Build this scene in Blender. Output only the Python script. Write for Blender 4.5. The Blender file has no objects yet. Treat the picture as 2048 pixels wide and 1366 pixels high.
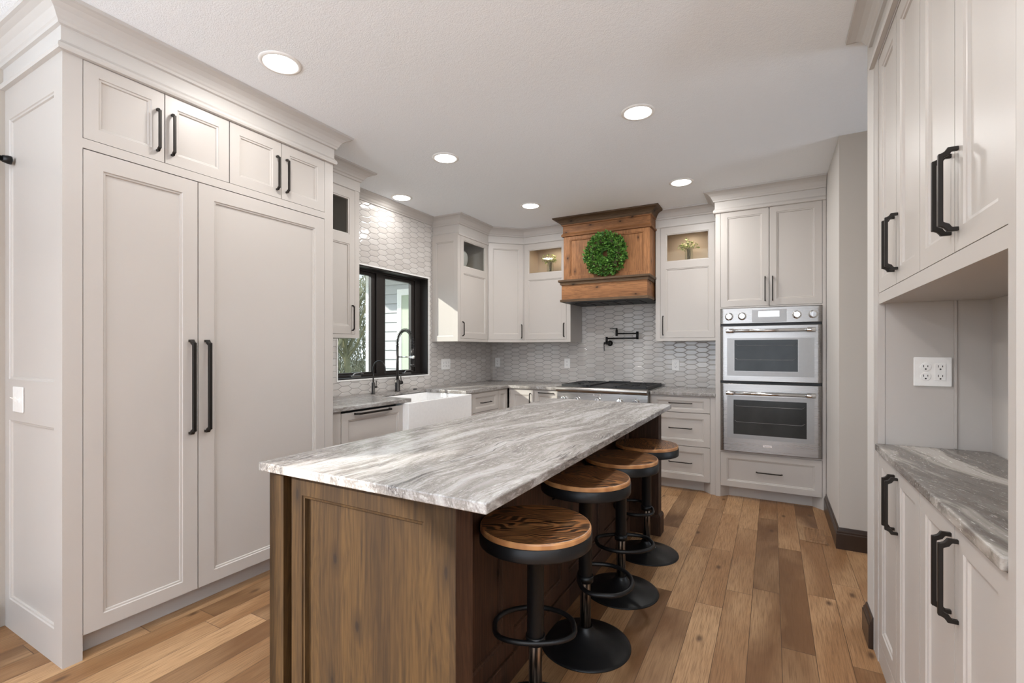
import bpy, bmesh, math, random
from mathutils import Matrix, Vector
PI = math.pi
SC = bpy.context.scene
COL = SC.collection

# ---------------------------------------------------------------- camera
CAM_F, CAM_YAW, CAM_CY, CAM_H = 948.0, math.radians(28.75), 701.0, 1.294
cd = bpy.data.cameras.new('camera')
cd.sensor_width = 36.0
cd.lens = CAM_F / 2048 * 36
cd.shift_y = (CAM_CY - 683) / 2048
cd.clip_start = 0.05
cam = bpy.data.objects.new('camera', cd)
COL.objects.link(cam)
cam.location = (0, 0, CAM_H)
cam.rotation_euler = (PI / 2, 0, CAM_YAW)
SC.camera = cam

# ---------------------------------------------------------------- view, world, sun, large lights
SC.view_settings.view_transform = 'Standard'
SC.view_settings.look = 'None'
SC.view_settings.gamma = 1
SC.view_settings.use_curve_mapping = False
SC.view_settings.exposure = 0.46
try:
    SC.cycles.use_denoising = True
    SC.cycles.max_bounces = 12
    SC.cycles.diffuse_bounces = 6
    SC.cycles.transparent_max_bounces = 12
    SC.cycles.caustics_reflective = False
    SC.cycles.caustics_refractive = False
    SC.cycles.sample_clamp_indirect = 6
except Exception:
    pass

W = bpy.data.worlds.new('world')
SC.world = W
W.use_nodes = True
wn, wl = W.node_tree.nodes, W.node_tree.links
wn.clear()
wo = wn.new('ShaderNodeOutputWorld'); wb = wn.new('ShaderNodeBackground')
tc = wn.new('ShaderNodeTexCoord'); sx = wn.new('ShaderNodeSeparateXYZ'); rp = wn.new('ShaderNodeValToRGB')
mr = wn.new('ShaderNodeMapRange'); mr.inputs[1].default_value = -1; mr.inputs[2].default_value = 1
wl.new(tc.outputs['Generated'], sx.inputs[0]); wl.new(sx.outputs['Z'], mr.inputs[0]); wl.new(mr.outputs[0], rp.inputs[0])
e = rp.color_ramp.elements
e[0].position = 0.0; e[0].color = (.86, .96, 1.10, 1)
e[1].position = 1.0; e[1].color = (.50, .68, .95, 1)
a = e.new(0.49); a.color = (.84, .93, 1.05, 1)
a = e.new(0.52); a.color = (.86, .94, 1.05, 1)
a = e.new(0.68); a.color = (.72, .84, 1.0, 1)
wl.new(rp.outputs[0], wb.inputs[0]); wb.inputs[1].default_value = 3.5
wl.new(wb.outputs[0], wo.inputs[0])

def light(name, kind, loc, rot, energy, color=(1, 1, 1), **kw):
    d = bpy.data.lights.new(name, kind); d.energy = energy; d.color = color
    for k, v in kw.items():
        if k == 'portal': d.cycles.is_portal = v
        else: setattr(d, k, v)
    o = bpy.data.objects.new(name, d); COL.objects.link(o); o.location = loc; o.rotation_euler = rot
    return o

SUN_DIR = Vector((1.0, 1.05, -0.62)).normalized()
sun = light('sun', 'SUN', (-8, -8, 8), (0, 0, 0), 7.0, (1.0, .95, .88), angle=math.radians(1.2))
sun.rotation_euler = SUN_DIR.to_track_quat('-Z', 'Y').to_euler()
# portals in the window openings of the room behind the camera and over the sink
light('rear_window_portal', 'AREA', (-.4, -4.12, 1.3), (PI / 2, 0, 0), 1, shape='RECTANGLE', size=5.2, size_y=2.3, portal=True)
light('side_window_portal', 'AREA', (-3.24, -2.1, 1.35), (0, -PI / 2, 0), 1, shape='RECTANGLE', size=2.1, size_y=2.8, portal=True)
light('added_hall_window_portal', 'AREA', (2.245, 3.23, 1.3), (0, PI / 2, 0), 1, shape='RECTANGLE', size=2.1, size_y=.9, portal=True)
light('sink_window_portal', 'AREA', (-3.36, 3.39, 1.55), (0, -PI / 2, 0), 1, shape='RECTANGLE', size=1.0, size_y=1.2, portal=True)
CAN_POWER = 8.6
CAN_COLOR = (1.0, .985, .965)
FILL_POWER = 84.0
CEIL = 2.70

# ---------------------------------------------------------------- node helpers
class NT:
    def __init__(s, name):
        s.m = bpy.data.materials.new(name); s.m.use_nodes = True
        s.n = s.m.node_tree.nodes; s.l = s.m.node_tree.links; s.n.clear()
        s.out = s.n.new('ShaderNodeOutputMaterial')
        s.b = s.n.new('ShaderNodeBsdfPrincipled'); s.l.new(s.b.outputs[0], s.out.inputs[0])
    def put(s, sock, v):
        if isinstance(v, bpy.types.NodeSocket): s.l.new(v, sock)
        elif v is not None:
            if isinstance(v, (tuple, list)) and sock.type == 'RGBA' and len(v) == 3: v = (*v, 1)
            sock.default_value = v
    def M(s, op, a, b=None, c=None, clamp=False):
        n = s.n.new('ShaderNodeMath'); n.operation = op; n.use_clamp = clamp
        s.put(n.inputs[0], a); s.put(n.inputs[1], b)
        if c is not None: s.put(n.inputs[2], c)
        return n.outputs[0]
    def coord(s, kind='Object'):
        n = s.n.new('ShaderNodeTexCoord'); return n.outputs[kind]
    def sep(s, v):
        n = s.n.new('ShaderNodeSeparateXYZ'); s.put(n.inputs[0], v); return n.outputs
    def comb(s, x, y, z=0.0):
        n = s.n.new('ShaderNodeCombineXYZ'); s.put(n.inputs[0], x); s.put(n.inputs[1], y); s.put(n.inputs[2], z); return n.outputs[0]
    def map(s, v, sc=(1, 1, 1), rot=(0, 0, 0), loc=(0, 0, 0)):
        n = s.n.new('ShaderNodeMapping'); s.put(n.inputs[0], v)
        n.inputs['Scale'].default_value = sc; n.inputs['Rotation'].default_value = rot; n.inputs['Location'].default_value = loc
        return n.outputs[0]
    def vadd(s, a, b):
        n = s.n.new('ShaderNodeVectorMath'); n.operation = 'ADD'; s.put(n.inputs[0], a); s.put(n.inputs[1], b); return n.outputs[0]
    def noise(s, v, scale=5, detail=3, rough=.5, dist=0.0):
        n = s.n.new('ShaderNodeTexNoise'); s.put(n.inputs['Vector'], v)
        n.inputs['Scale'].default_value = scale; n.inputs['Detail'].default_value = detail
        n.inputs['Roughness'].default_value = rough; n.inputs['Distortion'].default_value = dist
        return n.outputs[0]
    def white(s, v, dim='2D'):
        n = s.n.new('ShaderNodeTexWhiteNoise'); n.noise_dimensions = dim
        if dim == '1D': s.put(n.inputs['W'], v)
        else: s.put(n.inputs['Vector'], v)
        return n.outputs['Value']
    def voro(s, v, scale=3, keep=.5):
        n = s.n.new('ShaderNodeTexVoronoi'); n.voronoi_dimensions = '2D'; s.put(n.inputs['Vector'], v); n.inputs['Scale'].default_value = scale
        q = s.sep(n.outputs['Color'])
        return s.M('ADD', n.outputs['Distance'], s.M('GREATER_THAN', q[0], keep))
    def ramp(s, f, stops, interp='LINEAR'):
        n = s.n.new('ShaderNodeValToRGB'); s.put(n.inputs[0], f); cr = n.color_ramp; cr.interpolation = interp
        while len(cr.elements) > 1: cr.elements.remove(cr.elements[-1])
        cr.elements[0].position = stops[0][0]; cr.elements[0].color = (*stops[0][1], 1)
        for p, c in stops[1:]:
            q = cr.elements.new(p); q.color = (*c, 1)
        return n.outputs[0]
    def mix(s, f, a, b, blend='MIX'):
        n = s.n.new('ShaderNodeMix'); n.data_type = 'RGBA'; n.blend_type = blend
        s.put(n.inputs[0], f); s.put(n.inputs[6], a); s.put(n.inputs[7], b); return n.outputs[2]
    def rng(s, f, a, b, c, d):
        n = s.n.new('ShaderNodeMapRange'); s.put(n.inputs[0], f)
        for i, v in enumerate((a, b, c, d)): n.inputs[i + 1].default_value = v
        return n.outputs[0]
    def bump(s, h, strength=.3, dist=.01):
        n = s.n.new('ShaderNodeBump'); s.put(n.inputs['Height'], h)
        n.inputs['Strength'].default_value = strength; n.inputs['Distance'].default_value = dist
        s.l.new(n.outputs[0], s.b.inputs['Normal'])
    def set(s, **k):
        names = dict(color='Base Color', rough='Roughness', metal='Metallic', spec='Specular IOR Level', coat='Coat Weight',
                     trans='Transmission Weight', ior='IOR', emis='Emission Color', es='Emission Strength', alpha='Alpha', sss='Subsurface Weight',
                     aniso='Anisotropic', coatr='Coat Roughness')
        for a_, v in k.items(): s.put(s.b.inputs[names[a_]], v)
        return s

def paint(name, col, rough=.42, var=.02):
    t = NT(name); o = t.coord()
    n = t.noise(o, 3.0, 2)
    c = t.mix(n, tuple(x * (1 - var) for x in col), tuple(min(1, x * (1 + var)) for x in col))
    t.set(color=c, rough=rough)
    t.bump(t.noise(o, 220, 2), .03, .002)
    return t.m

def plain(name, col, rough=.5, metal=0.0, **k):
    t = NT(name); o = t.coord()
    n = t.noise(o, 40, 3)
    t.set(color=t.mix(n, tuple(x * .93 for x in col), tuple(min(1, x * 1.05) for x in col)), rough=t.rng(n, 0, 1, rough * .9, min(1, rough * 1.1)), metal=metal, **k)
    return t.m

MAT = {}
MAT['cab'] = paint('cabinet_paint', (.495, .458, .424), .38)
MAT['kick'] = paint('toe_kick_paint', (.52, .49, .47), .5)
MAT['crown'] = paint('crown_paint', (.53, .50, .47), .45)
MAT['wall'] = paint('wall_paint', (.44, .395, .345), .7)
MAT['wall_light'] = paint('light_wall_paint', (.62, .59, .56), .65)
MAT['interior'] = paint('cabinet_interior', (.50, .40, .30), .5)
MAT['interior_grey'] = paint('grey_cabinet_interior', (.36, .33, .30), .5)
MAT['bronze'] = plain('oil_rubbed_bronze', (.022, .018, .015), .42, .6)
MAT['black'] = plain('matte_black_metal', (.0045, .0045, .005), .42, .0, spec=.35)
MAT['blackfaucet'] = plain('gunmetal_faucet', (.045, .042, .040), .32, .8)
MAT['iron'] = plain('cast_iron', (.018, .018, .019), .55, .2)
MAT['white'] = plain('white_plastic', (.86, .85, .83), .35)
MAT['slot'] = plain('outlet_slot', (.02, .02, .02), .6)
MAT['porcelain'] = plain('white_fireclay', (.84, .83, .82), .12)
MAT['chrome'] = plain('polished_steel', (.72, .72, .72), .14, 1.0)
MAT['baseboard'] = plain('espresso_wood', (.030, .016, .010), .3)
MAT['winframe'] = plain('dark_bronze_window', (.018, .014, .012), .45, .1)
MAT['siding'] = paint('white_siding', (.50, .50, .51), .7)
MAT['oventrim'] = plain('brushed_frame', (.30, .29, .28), .42, 1.0)
MAT['dark'] = plain('dark_cavity', (.012, .012, .013), .5)
MAT['ground'] = plain('winter_grass', (.30, .30, .22), .9)
MAT['bark'] = plain('tree_bark', (.17, .16, .09), .9)
MAT['twig'] = plain('pale_twigs', (.30, .29, .19), .9)
MAT['plate'] = plain('white_ceramic', (.80, .79, .76), .25)

def m_ceiling():
    t = NT('textured_ceiling'); o = t.coord()
    t.set(color=(.88, .915, .95), rough=.85, spec=.1)
    t.bump(t.M('ADD', t.noise(o, 55, 4, .6), t.noise(o, 160, 2)), .35, .006)
    return t.m
MAT['ceiling'] = m_ceiling()

def m_steel(name, axis):
    t = NT(name); o = t.coord()
    sc = {'x': (2, 300, 300), 'z': (300, 300, 2)}[axis]
    n = t.noise(t.map(o, sc), 1, 3)
    t.set(color=t.mix(n, (.29, .275, .262), (.38, .362, .345)), metal=1.0, rough=t.rng(n, 0, 1, .22, .36))
    t.bump(t.noise(t.map(o, {'x': (1.3, 3, 3), 'z': (3, 3, 1.3)}[axis]), 1.6, 1), .06, .05)
    return t.m
MAT['steel'] = m_steel('brushed_stainless', 'x')

def m_tile():
    # elongated horizontal hexagon tile; coordinates u (along wall), z
    t = NT('hexagon_tile'); o = t.coord(); s = t.sep(o)
    u = t.M('ADD', s[0], s[1]); z = s[2]
    Wd, Ln, H = .150, .072, .052
    PX, PY = Wd + Ln, H
    def cell(ou, oz):
        a = t.M('SUBTRACT', t.M('MODULO', t.M('ADD', t.M('ADD', u, ou), 50 * PX), PX), PX / 2)
        b = t.M('SUBTRACT', t.M('MODULO', t.M('ADD', t.M('ADD', z, oz), 50 * PY), PY), PY / 2)
        ida = t.M('FLOOR', t.M('DIVIDE', t.M('ADD', t.M('ADD', u, ou), 50 * PX), PX))
        idb = t.M('FLOOR', t.M('DIVIDE', t.M('ADD', t.M('ADD', z, oz), 50 * PY), PY))
        ax, bz = t.M('ABSOLUTE', a), t.M('ABSOLUTE', b)
        d1 = t.M('SUBTRACT', H / 2, bz)
        k1, k2 = 2 / Wd, (1 - Ln / Wd) / (H / 2)
        g = math.hypot(k1, k2)
        d2 = t.M('DIVIDE', t.M('SUBTRACT', 1.0, t.M('ADD', t.M('MULTIPLY', ax, k1), t.M('MULTIPLY', bz, k2))), g)
        return t.M('MINIMUM', d1, d2), t.white(t.comb(ida, idb, ou * 10), '3D')
    da, ia = cell(0, 0); db, ib = cell(PX / 2, PY / 2)
    d = t.M('MAXIMUM', da, db)
    sel = t.M('GREATER_THAN', da, db)
    idv = t.M('ADD', t.M('MULTIPLY', sel, ia), t.M('MULTIPLY', t.M('SUBTRACT', 1.0, sel), ib))
    tile = t.rng(d, .0008, .0016, 0, 1)
    base = t.mix(idv, (.545, .51, .48), (.63, .60, .57))
    c = t.mix(tile, (.22, .205, .19), base)
    t.set(color=c, rough=t.rng(tile, 0, 1, .8, .10))
    hgt = t.M('ADD', t.rng(d, .0, .006, 0, 1), t.M('MULTIPLY', t.noise(t.vadd(o, t.comb(idv, idv, idv)), 26, 2), .5))
    t.bump(hgt, .5, .004)
    return t.m
MAT['tile'] = m_tile()

def m_floor():
    t = NT('hickory_plank_floor'); o = t.coord(); s = t.sep(o); X, Y = s[0], s[1]
    u = t.M('DIVIDE', t.M('ADD', X, 20.03), .127); row = t.M('FLOOR', u); fu = t.M('FRACT', u)
    rr = t.white(row, '1D')
    v = t.M('DIVIDE', t.M('ADD', t.M('ADD', Y, 20), t.M('MULTIPLY', rr, 7.0)), t.M('ADD', .75, t.M('MULTIPLY', rr, .5)))
    colm = t.M('FLOOR', v); fv = t.M('FRACT', v)
    pid = t.white(t.comb(row, colm), '2D'); pid2 = t.white(t.comb(colm, t.M('ADD', row, 31.7)), '2D')
    off = t.comb(t.M('MULTIPLY', pid, 9.0), t.M('MULTIPLY', pid2, 13.0), 0)
    pv = t.vadd(o, off)
    g1 = t.noise(t.map(pv, (14, 1.3, 1)), 1.0, 4, .6, 1.4)
    g2 = t.noise(t.map(pv, (210, 7, 1)), 1.0, 3, .6)
    g3 = t.noise(t.map(pv, (3.5, .9, 1)), 1.0, 3, .55, .6)
    base = t.ramp(pid, [(0, (.120, .055, .022)), (.25, (.185, .088, .036)), (.5, (.255, .128, .055)), (.75, (.34, .180, .082)), (1, (.50, .30, .155))])
    ring = t.M('FRACT', t.M('MULTIPLY', g1, 9.0))
    ring = t.rng(t.M('ABSOLUTE', t.M('SUBTRACT', ring, .5)), 0, .5, 0, 1)
    c = t.mix(t.M('MULTIPLY', ring, .30), base, (.17, .085, .035))
    c = t.mix(t.rng(g3, .44, .72, 0, .55), c, (.58, .37, .20))
    c = t.mix(t.rng(g2, .44, .70, 0, .65), c, (.13, .062, .025))
    kn = t.voro(t.map(pv, (3.2, 1.5, 1)), 1.7, .32)
    c = t.mix(t.rng(kn, .03, .10, .8, 0), c, (.07, .032, .014))
    eu = t.M('MULTIPLY', t.M('MINIMUM', fu, t.M('SUBTRACT', 1.0, fu)), .127)
    ev = t.M('MINIMUM', fv, t.M('SUBTRACT', 1.0, fv))
    ed = t.M('MINIMUM', t.rng(eu, .0006, .0016, 0, 1), t.rng(ev, .0006, .0018, 0, 1))
    c = t.mix(ed, (.07, .035, .016), c)
    t.set(color=c, rough=t.rng(g2, 0, 1, .34, .52), spec=.3)
    t.bump(t.M('ADD', t.M('MULTIPLY', g2, .4), ed), .22, .002)
    return t.m
MAT['floor'] = m_floor()

def m_stone(name, dark=0.0, seed=0.0, rot=.08):
    t = NT(name); o = t.coord('Object')
    v = t.map(o, (1, 1, 1), (0, 0, rot), (seed, seed * .7, 0))
    warp = t.noise(t.map(v, (1.6, 1.0, 1.6)), 1.2, 3, .5)
    wv = t.vadd(v, t.comb(t.M('MULTIPLY', t.M('SUBTRACT', warp, .5), .30), 0.0, 0.0))
    n1 = t.noise(t.map(wv, (7.0, .60, 4)), 1, 4, .6, .25)
    n2 = t.noise(t.map(wv, (30, 3.6, 16)), 1, 6, .72, .35)
    n3 = t.noise(t.map(wv, (130, 22, 90)), 1, 4, .72, .1)
    f = t.M('ADD', t.M('MULTIPLY', n1, .62), t.M('MULTIPLY', n2, .38))
    g0 = t.noise(t.map(wv, (300, 60, 300)), 1, 3, .7, 0)
    f = t.M('ADD', f, t.M('MULTIPLY', t.M('SUBTRACT', n3, .5), .22))
    c = t.ramp(f, [(.34 - dark * .10, (.55, .54, .53)), (.43 - dark * .10, (.46, .445, .43)), (.49 - dark * .10, (.33, .31, .29)), (.535 - dark * .05, (.20, .18, .165)), (.57, (.38, .36, .34)), (.66, (.54, .53, .52))])
    c = t.mix(t.rng(n2, .53, .66, 0, .55), c, (.19, .17, .155))
    c = t.mix(t.rng(n3, .52, .66, 0, .60), c, (.17, .155, .145))
    c = t.mix(t.rng(g0, .52, .70, 0, .45), c, (.24, .22, .20))
    c = t.mix(t.rng(n3, .44, .30, 0, .55), c, (.66, .65, .64))
    vein = t.rng(t.M('ABSOLUTE', t.M('SUBTRACT', t.noise(t.map(wv, (6, .34, 3), loc=(3, 1, 0)), 1, 5, .6, .3), .5)), 0, .008, .85, 0)
    c = t.mix(t.M('MULTIPLY', vein, t.rng(n1, .46, .56, 0, 1)), c, (.05, .045, .045))
    if dark > .8:
        c = t.mix(.62, c, (.10, .082, .066)); c = t.mix(t.rng(n1, .50, .60, 0, .75), c, (.56, .52, .47)); c = t.mix(t.rng(n3, .56, .70, 0, .5), c, (.60, .56, .52)); c = t.mix(t.rng(n2, .55, .62, 0, .5), c, (.07, .06, .05))
    elif dark: c = t.mix(.15, c, (.12, .095, .075))
    t.set(color=c, rough=t.rng(n3, 0, 1, .16, .34))
    t.bump(t.M('ADD', n2, t.M('MULTIPLY', n3, .6)), .12, .004)
    return t.m
MAT['stone'] = m_stone('brown_fantasy_stone', 0.0, 0.0)
MAT['stone_b'] = m_stone('perimeter_stone', 0.35, 4.3)
MAT['stone_c'] = m_stone('hutch_stone', 1.0, 9.1, -.25)

def m_wood(name, light_, dark_, axis='z', scale=1.0, rough=.45, knots=True, knotcol=(.05, .025, .012), ringmix=.35):
    t = NT(name); o = t.coord()
    def sc(a, b):
        return {'z': (a, a, b), 'x': (b, a, a), 'y': (a, b, a)}[axis]
    w = t.noise(t.map(o, sc(3, .9)), scale, 2, .5)
    wv = t.vadd(o, t.comb(t.M('MULTIPLY', w, .10), t.M('MULTIPLY', w, .10), t.M('MULTIPLY', w, .06)))
    g1 = t.noise(t.map(wv, sc(9, .8)), scale, 4, .6, 1.2)
    g2 = t.noise(t.map(wv, sc(130, 5)), scale, 3, .6)
    g3 = t.noise(t.map(o, sc(6.5, .5)), scale, 2, .6)
    ring = t.M('ABSOLUTE', t.M('SUBTRACT', t.M('FRACT', t.M('MULTIPLY', g1, 11)), .5))
    s0 = t.sep(o); ub = t.M('ADD', s0[0], s0[1]) if axis == 'z' else s0[2]
    bd = t.white(t.M('FLOOR', t.M('MULTIPLY', ub, 9.5)), '1D')
    c = t.mix(t.rng(t.M('ADD', t.M('MULTIPLY', g3, .75), t.M('MULTIPLY', bd, .25)), .30, .68, 0, 1), light_, dark_)
    c = t.mix(t.M('MULTIPLY', t.rng(ring, 0, .5, 1, 0), ringmix), c, tuple(x * .55 for x in dark_))
    c = t.mix(t.rng(g2, .47, .72, 0, .7), c, tuple(x * .45 for x in dark_))
    c = t.mix(t.rng(g2, .48, .25, 0, .28), c, tuple(min(1, x * 1.35) for x in light_))
    if knots:
        s3 = t.sep(wv); uu = t.M('ADD', s3[0], s3[1])
        kv = t.comb(t.M('MULTIPLY', uu, {'z': 4.6, 'x': 2.2}.get(axis, 3.0)), t.M('MULTIPLY', s3[2], {'z': 2.2, 'x': 4.6}.get(axis, 3.0)), 0.0)
        kn = t.voro(kv, 1.0 * scale, .7)
        kk = t.M('ADD', kn, t.M('MULTIPLY', t.M('SUBTRACT', g2, .5), .06))
        c = t.mix(t.rng(kk, .05, .16, .6, 0), c, tuple(x * .5 for x in dark_))
        c = t.mix(t.rng(kk, .025, .045, .9, 0), c, tuple(x * .2 for x in knotcol))
    t.set(color=c, rough=rough + .12, spec=.22)
    t.bump(t.M('ADD', g2, t.M('MULTIPLY', ring, .4)), .10, .003)
    return t.m
MAT['alder_z'] = m_wood('alder_vertical', (.064, .034, .011), (.028, .014, .005), 'z')
MAT['alder_x'] = m_wood('alder_horizontal', (.062, .033, .011), (.028, .014, .005), 'x')
MAT['alder_dark'] = m_wood('stained_alder_side', (.085, .040, .022), (.040, .019, .011), 'z', rough=.38)
MAT['hood_z'] = m_wood('hood_alder_vertical', (.36, .165, .068), (.20, .088, .036), 'z', 1.3)
MAT['hood_x'] = m_wood('hood_alder_horizontal', (.34, .155, .064), (.185, .082, .034), 'x', 1.3)
MAT['hood_dark'] = m_wood('hood_weathered_edge', (.17, .105, .058), (.085, .052, .030), 'x', 1.3)

def m_seat():
    t = NT('burnt_grain_seat'); o = t.coord(); s = t.sep(o)
    w = t.noise(t.map(o, (2.2, 5, 1)), 1.3, 2)
    f = t.M('ADD', s[1], t.M('MULTIPLY', w, .30))
    band = t.M('FRACT', t.M('MULTIPLY', f, 58))
    g = t.noise(t.map(o, (12, 160, 1)), 1, 3)
    dk = t.rng(t.M('ADD', t.M('ABSOLUTE', t.M('SUBTRACT', band, .5)), t.M('MULTIPLY', t.M('SUBTRACT', g, .5), .45)), .10, .27, 0, .96)
    c = t.mix(dk, (.30, .125, .040), (.014, .007, .004))
    big = t.noise(t.map(o, (3, 9, 1), loc=(2, 0, 0)), 1.5, 2)
    c = t.mix(t.rng(big, .56, .68, 0, .5), c, (.42, .20, .075))
    rad = t.M('SQRT', t.M('ADD', t.M('MULTIPLY', s[0], s[0]), t.M('MULTIPLY', s[1], s[1])))
    c = t.mix(t.rng(rad, .1875, .1885, 0, 1), c, t.mix(t.rng(t.noise(t.map(o, (20, 20, 2)), 1, 1), .4, .6, 0, 1), (.50, .25, .10), (.36, .16, .06)))
    t.set(color=c, rough=.32)
    t.bump(dk, -.12, .002)
    return t.m
MAT['seat'] = m_seat()

def m_glass(name, tint=(1, 1, 1), gloss=.9):
    m = bpy.data.materials.new(name); m.use_nodes = True; n = m.node_tree.nodes; l = m.node_tree.links; n.clear()
    o = n.new('ShaderNodeOutputMaterial'); mx = n.new('ShaderNodeMixShader'); tr = n.new('ShaderNodeBsdfTransparent'); gl = n.new('ShaderNodeBsdfGlossy')
    fr = n.new('ShaderNodeFresnel'); ge = n.new('ShaderNodeNewGeometry'); im = n.new('ShaderNodeMapRange'); im.inputs[3].default_value = 1.5; im.inputs[4].default_value = 1 / 1.5
    l.new(ge.outputs['Backfacing'], im.inputs[0]); l.new(im.outputs[0], fr.inputs[0])
    mm = n.new('ShaderNodeMath'); mm.operation = 'MULTIPLY'; mm.inputs[1].default_value = gloss
    tr.inputs[0].default_value = (*tint, 1); gl.inputs['Roughness'].default_value = .02
    l.new(fr.outputs[0], mm.inputs[0]); l.new(mm.outputs[0], mx.inputs[0]); l.new(tr.outputs[0], mx.inputs[1]); l.new(gl.outputs[0], mx.inputs[2]); l.new(mx.outputs[0], o.inputs[0])
    return m
MAT['glass'] = m_glass('clear_glass', (.97, .98, .97), .55)
MAT['window_glass'] = m_glass('low_e_window_glass', (.71, .725, .71))
MAT['vase'] = m_glass('vase_glass', (.95, .97, .96), 1.2)
def m_ovenglass():
    t = NT('dark_oven_glass'); o = t.coord(); s = t.sep(o)
    n = t.noise(t.map(o, (5, 1, 4)), 1.4, 3)
    t.set(color=t.mix(n, (.008, .009, .009), (.040, .043, .041)), rough=.16, spec=.22)
    return t.m
MAT['ovenglass'] = m_ovenglass()
def emis(name, col, st):
    t = NT(name); t.set(color=(.9, .9, .9), emis=col, es=st); return t.m
MAT['lens'] = emis('led_lens', (1, .97, .92), 9.0)
MAT['display'] = emis('oven_display', (.82, .93, 1.0), .9)
def leafmat(name, a_, b_):
    t = NT(name); n = t.noise(t.coord(), 55, 2)
    t.set(color=t.mix(t.rng(n, .35, .65, 0, 1), a_, b_), rough=.5, spec=.4); return t.m
MAT['leaf'] = leafmat('boxwood_leaf', (.010, .060, .012), (.17, .36, .06))
MAT['sprig'] = leafmat('sprig_leaf', (.10, .22, .04), (.42, .46, .14))
MAT['bloom'] = leafmat('pale_bloom', (.55, .52, .22), (.72, .70, .42))
MAT['stem'] = plain('wood_stem', (.09, .07, .03), .7)

# ---------------------------------------------------------------- mesh helpers
ROOTM = {}
def top_matrix(o):
    while o.parent: o = o.parent
    return ROOTM.get(o.name, Matrix.Identity(4))

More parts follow.
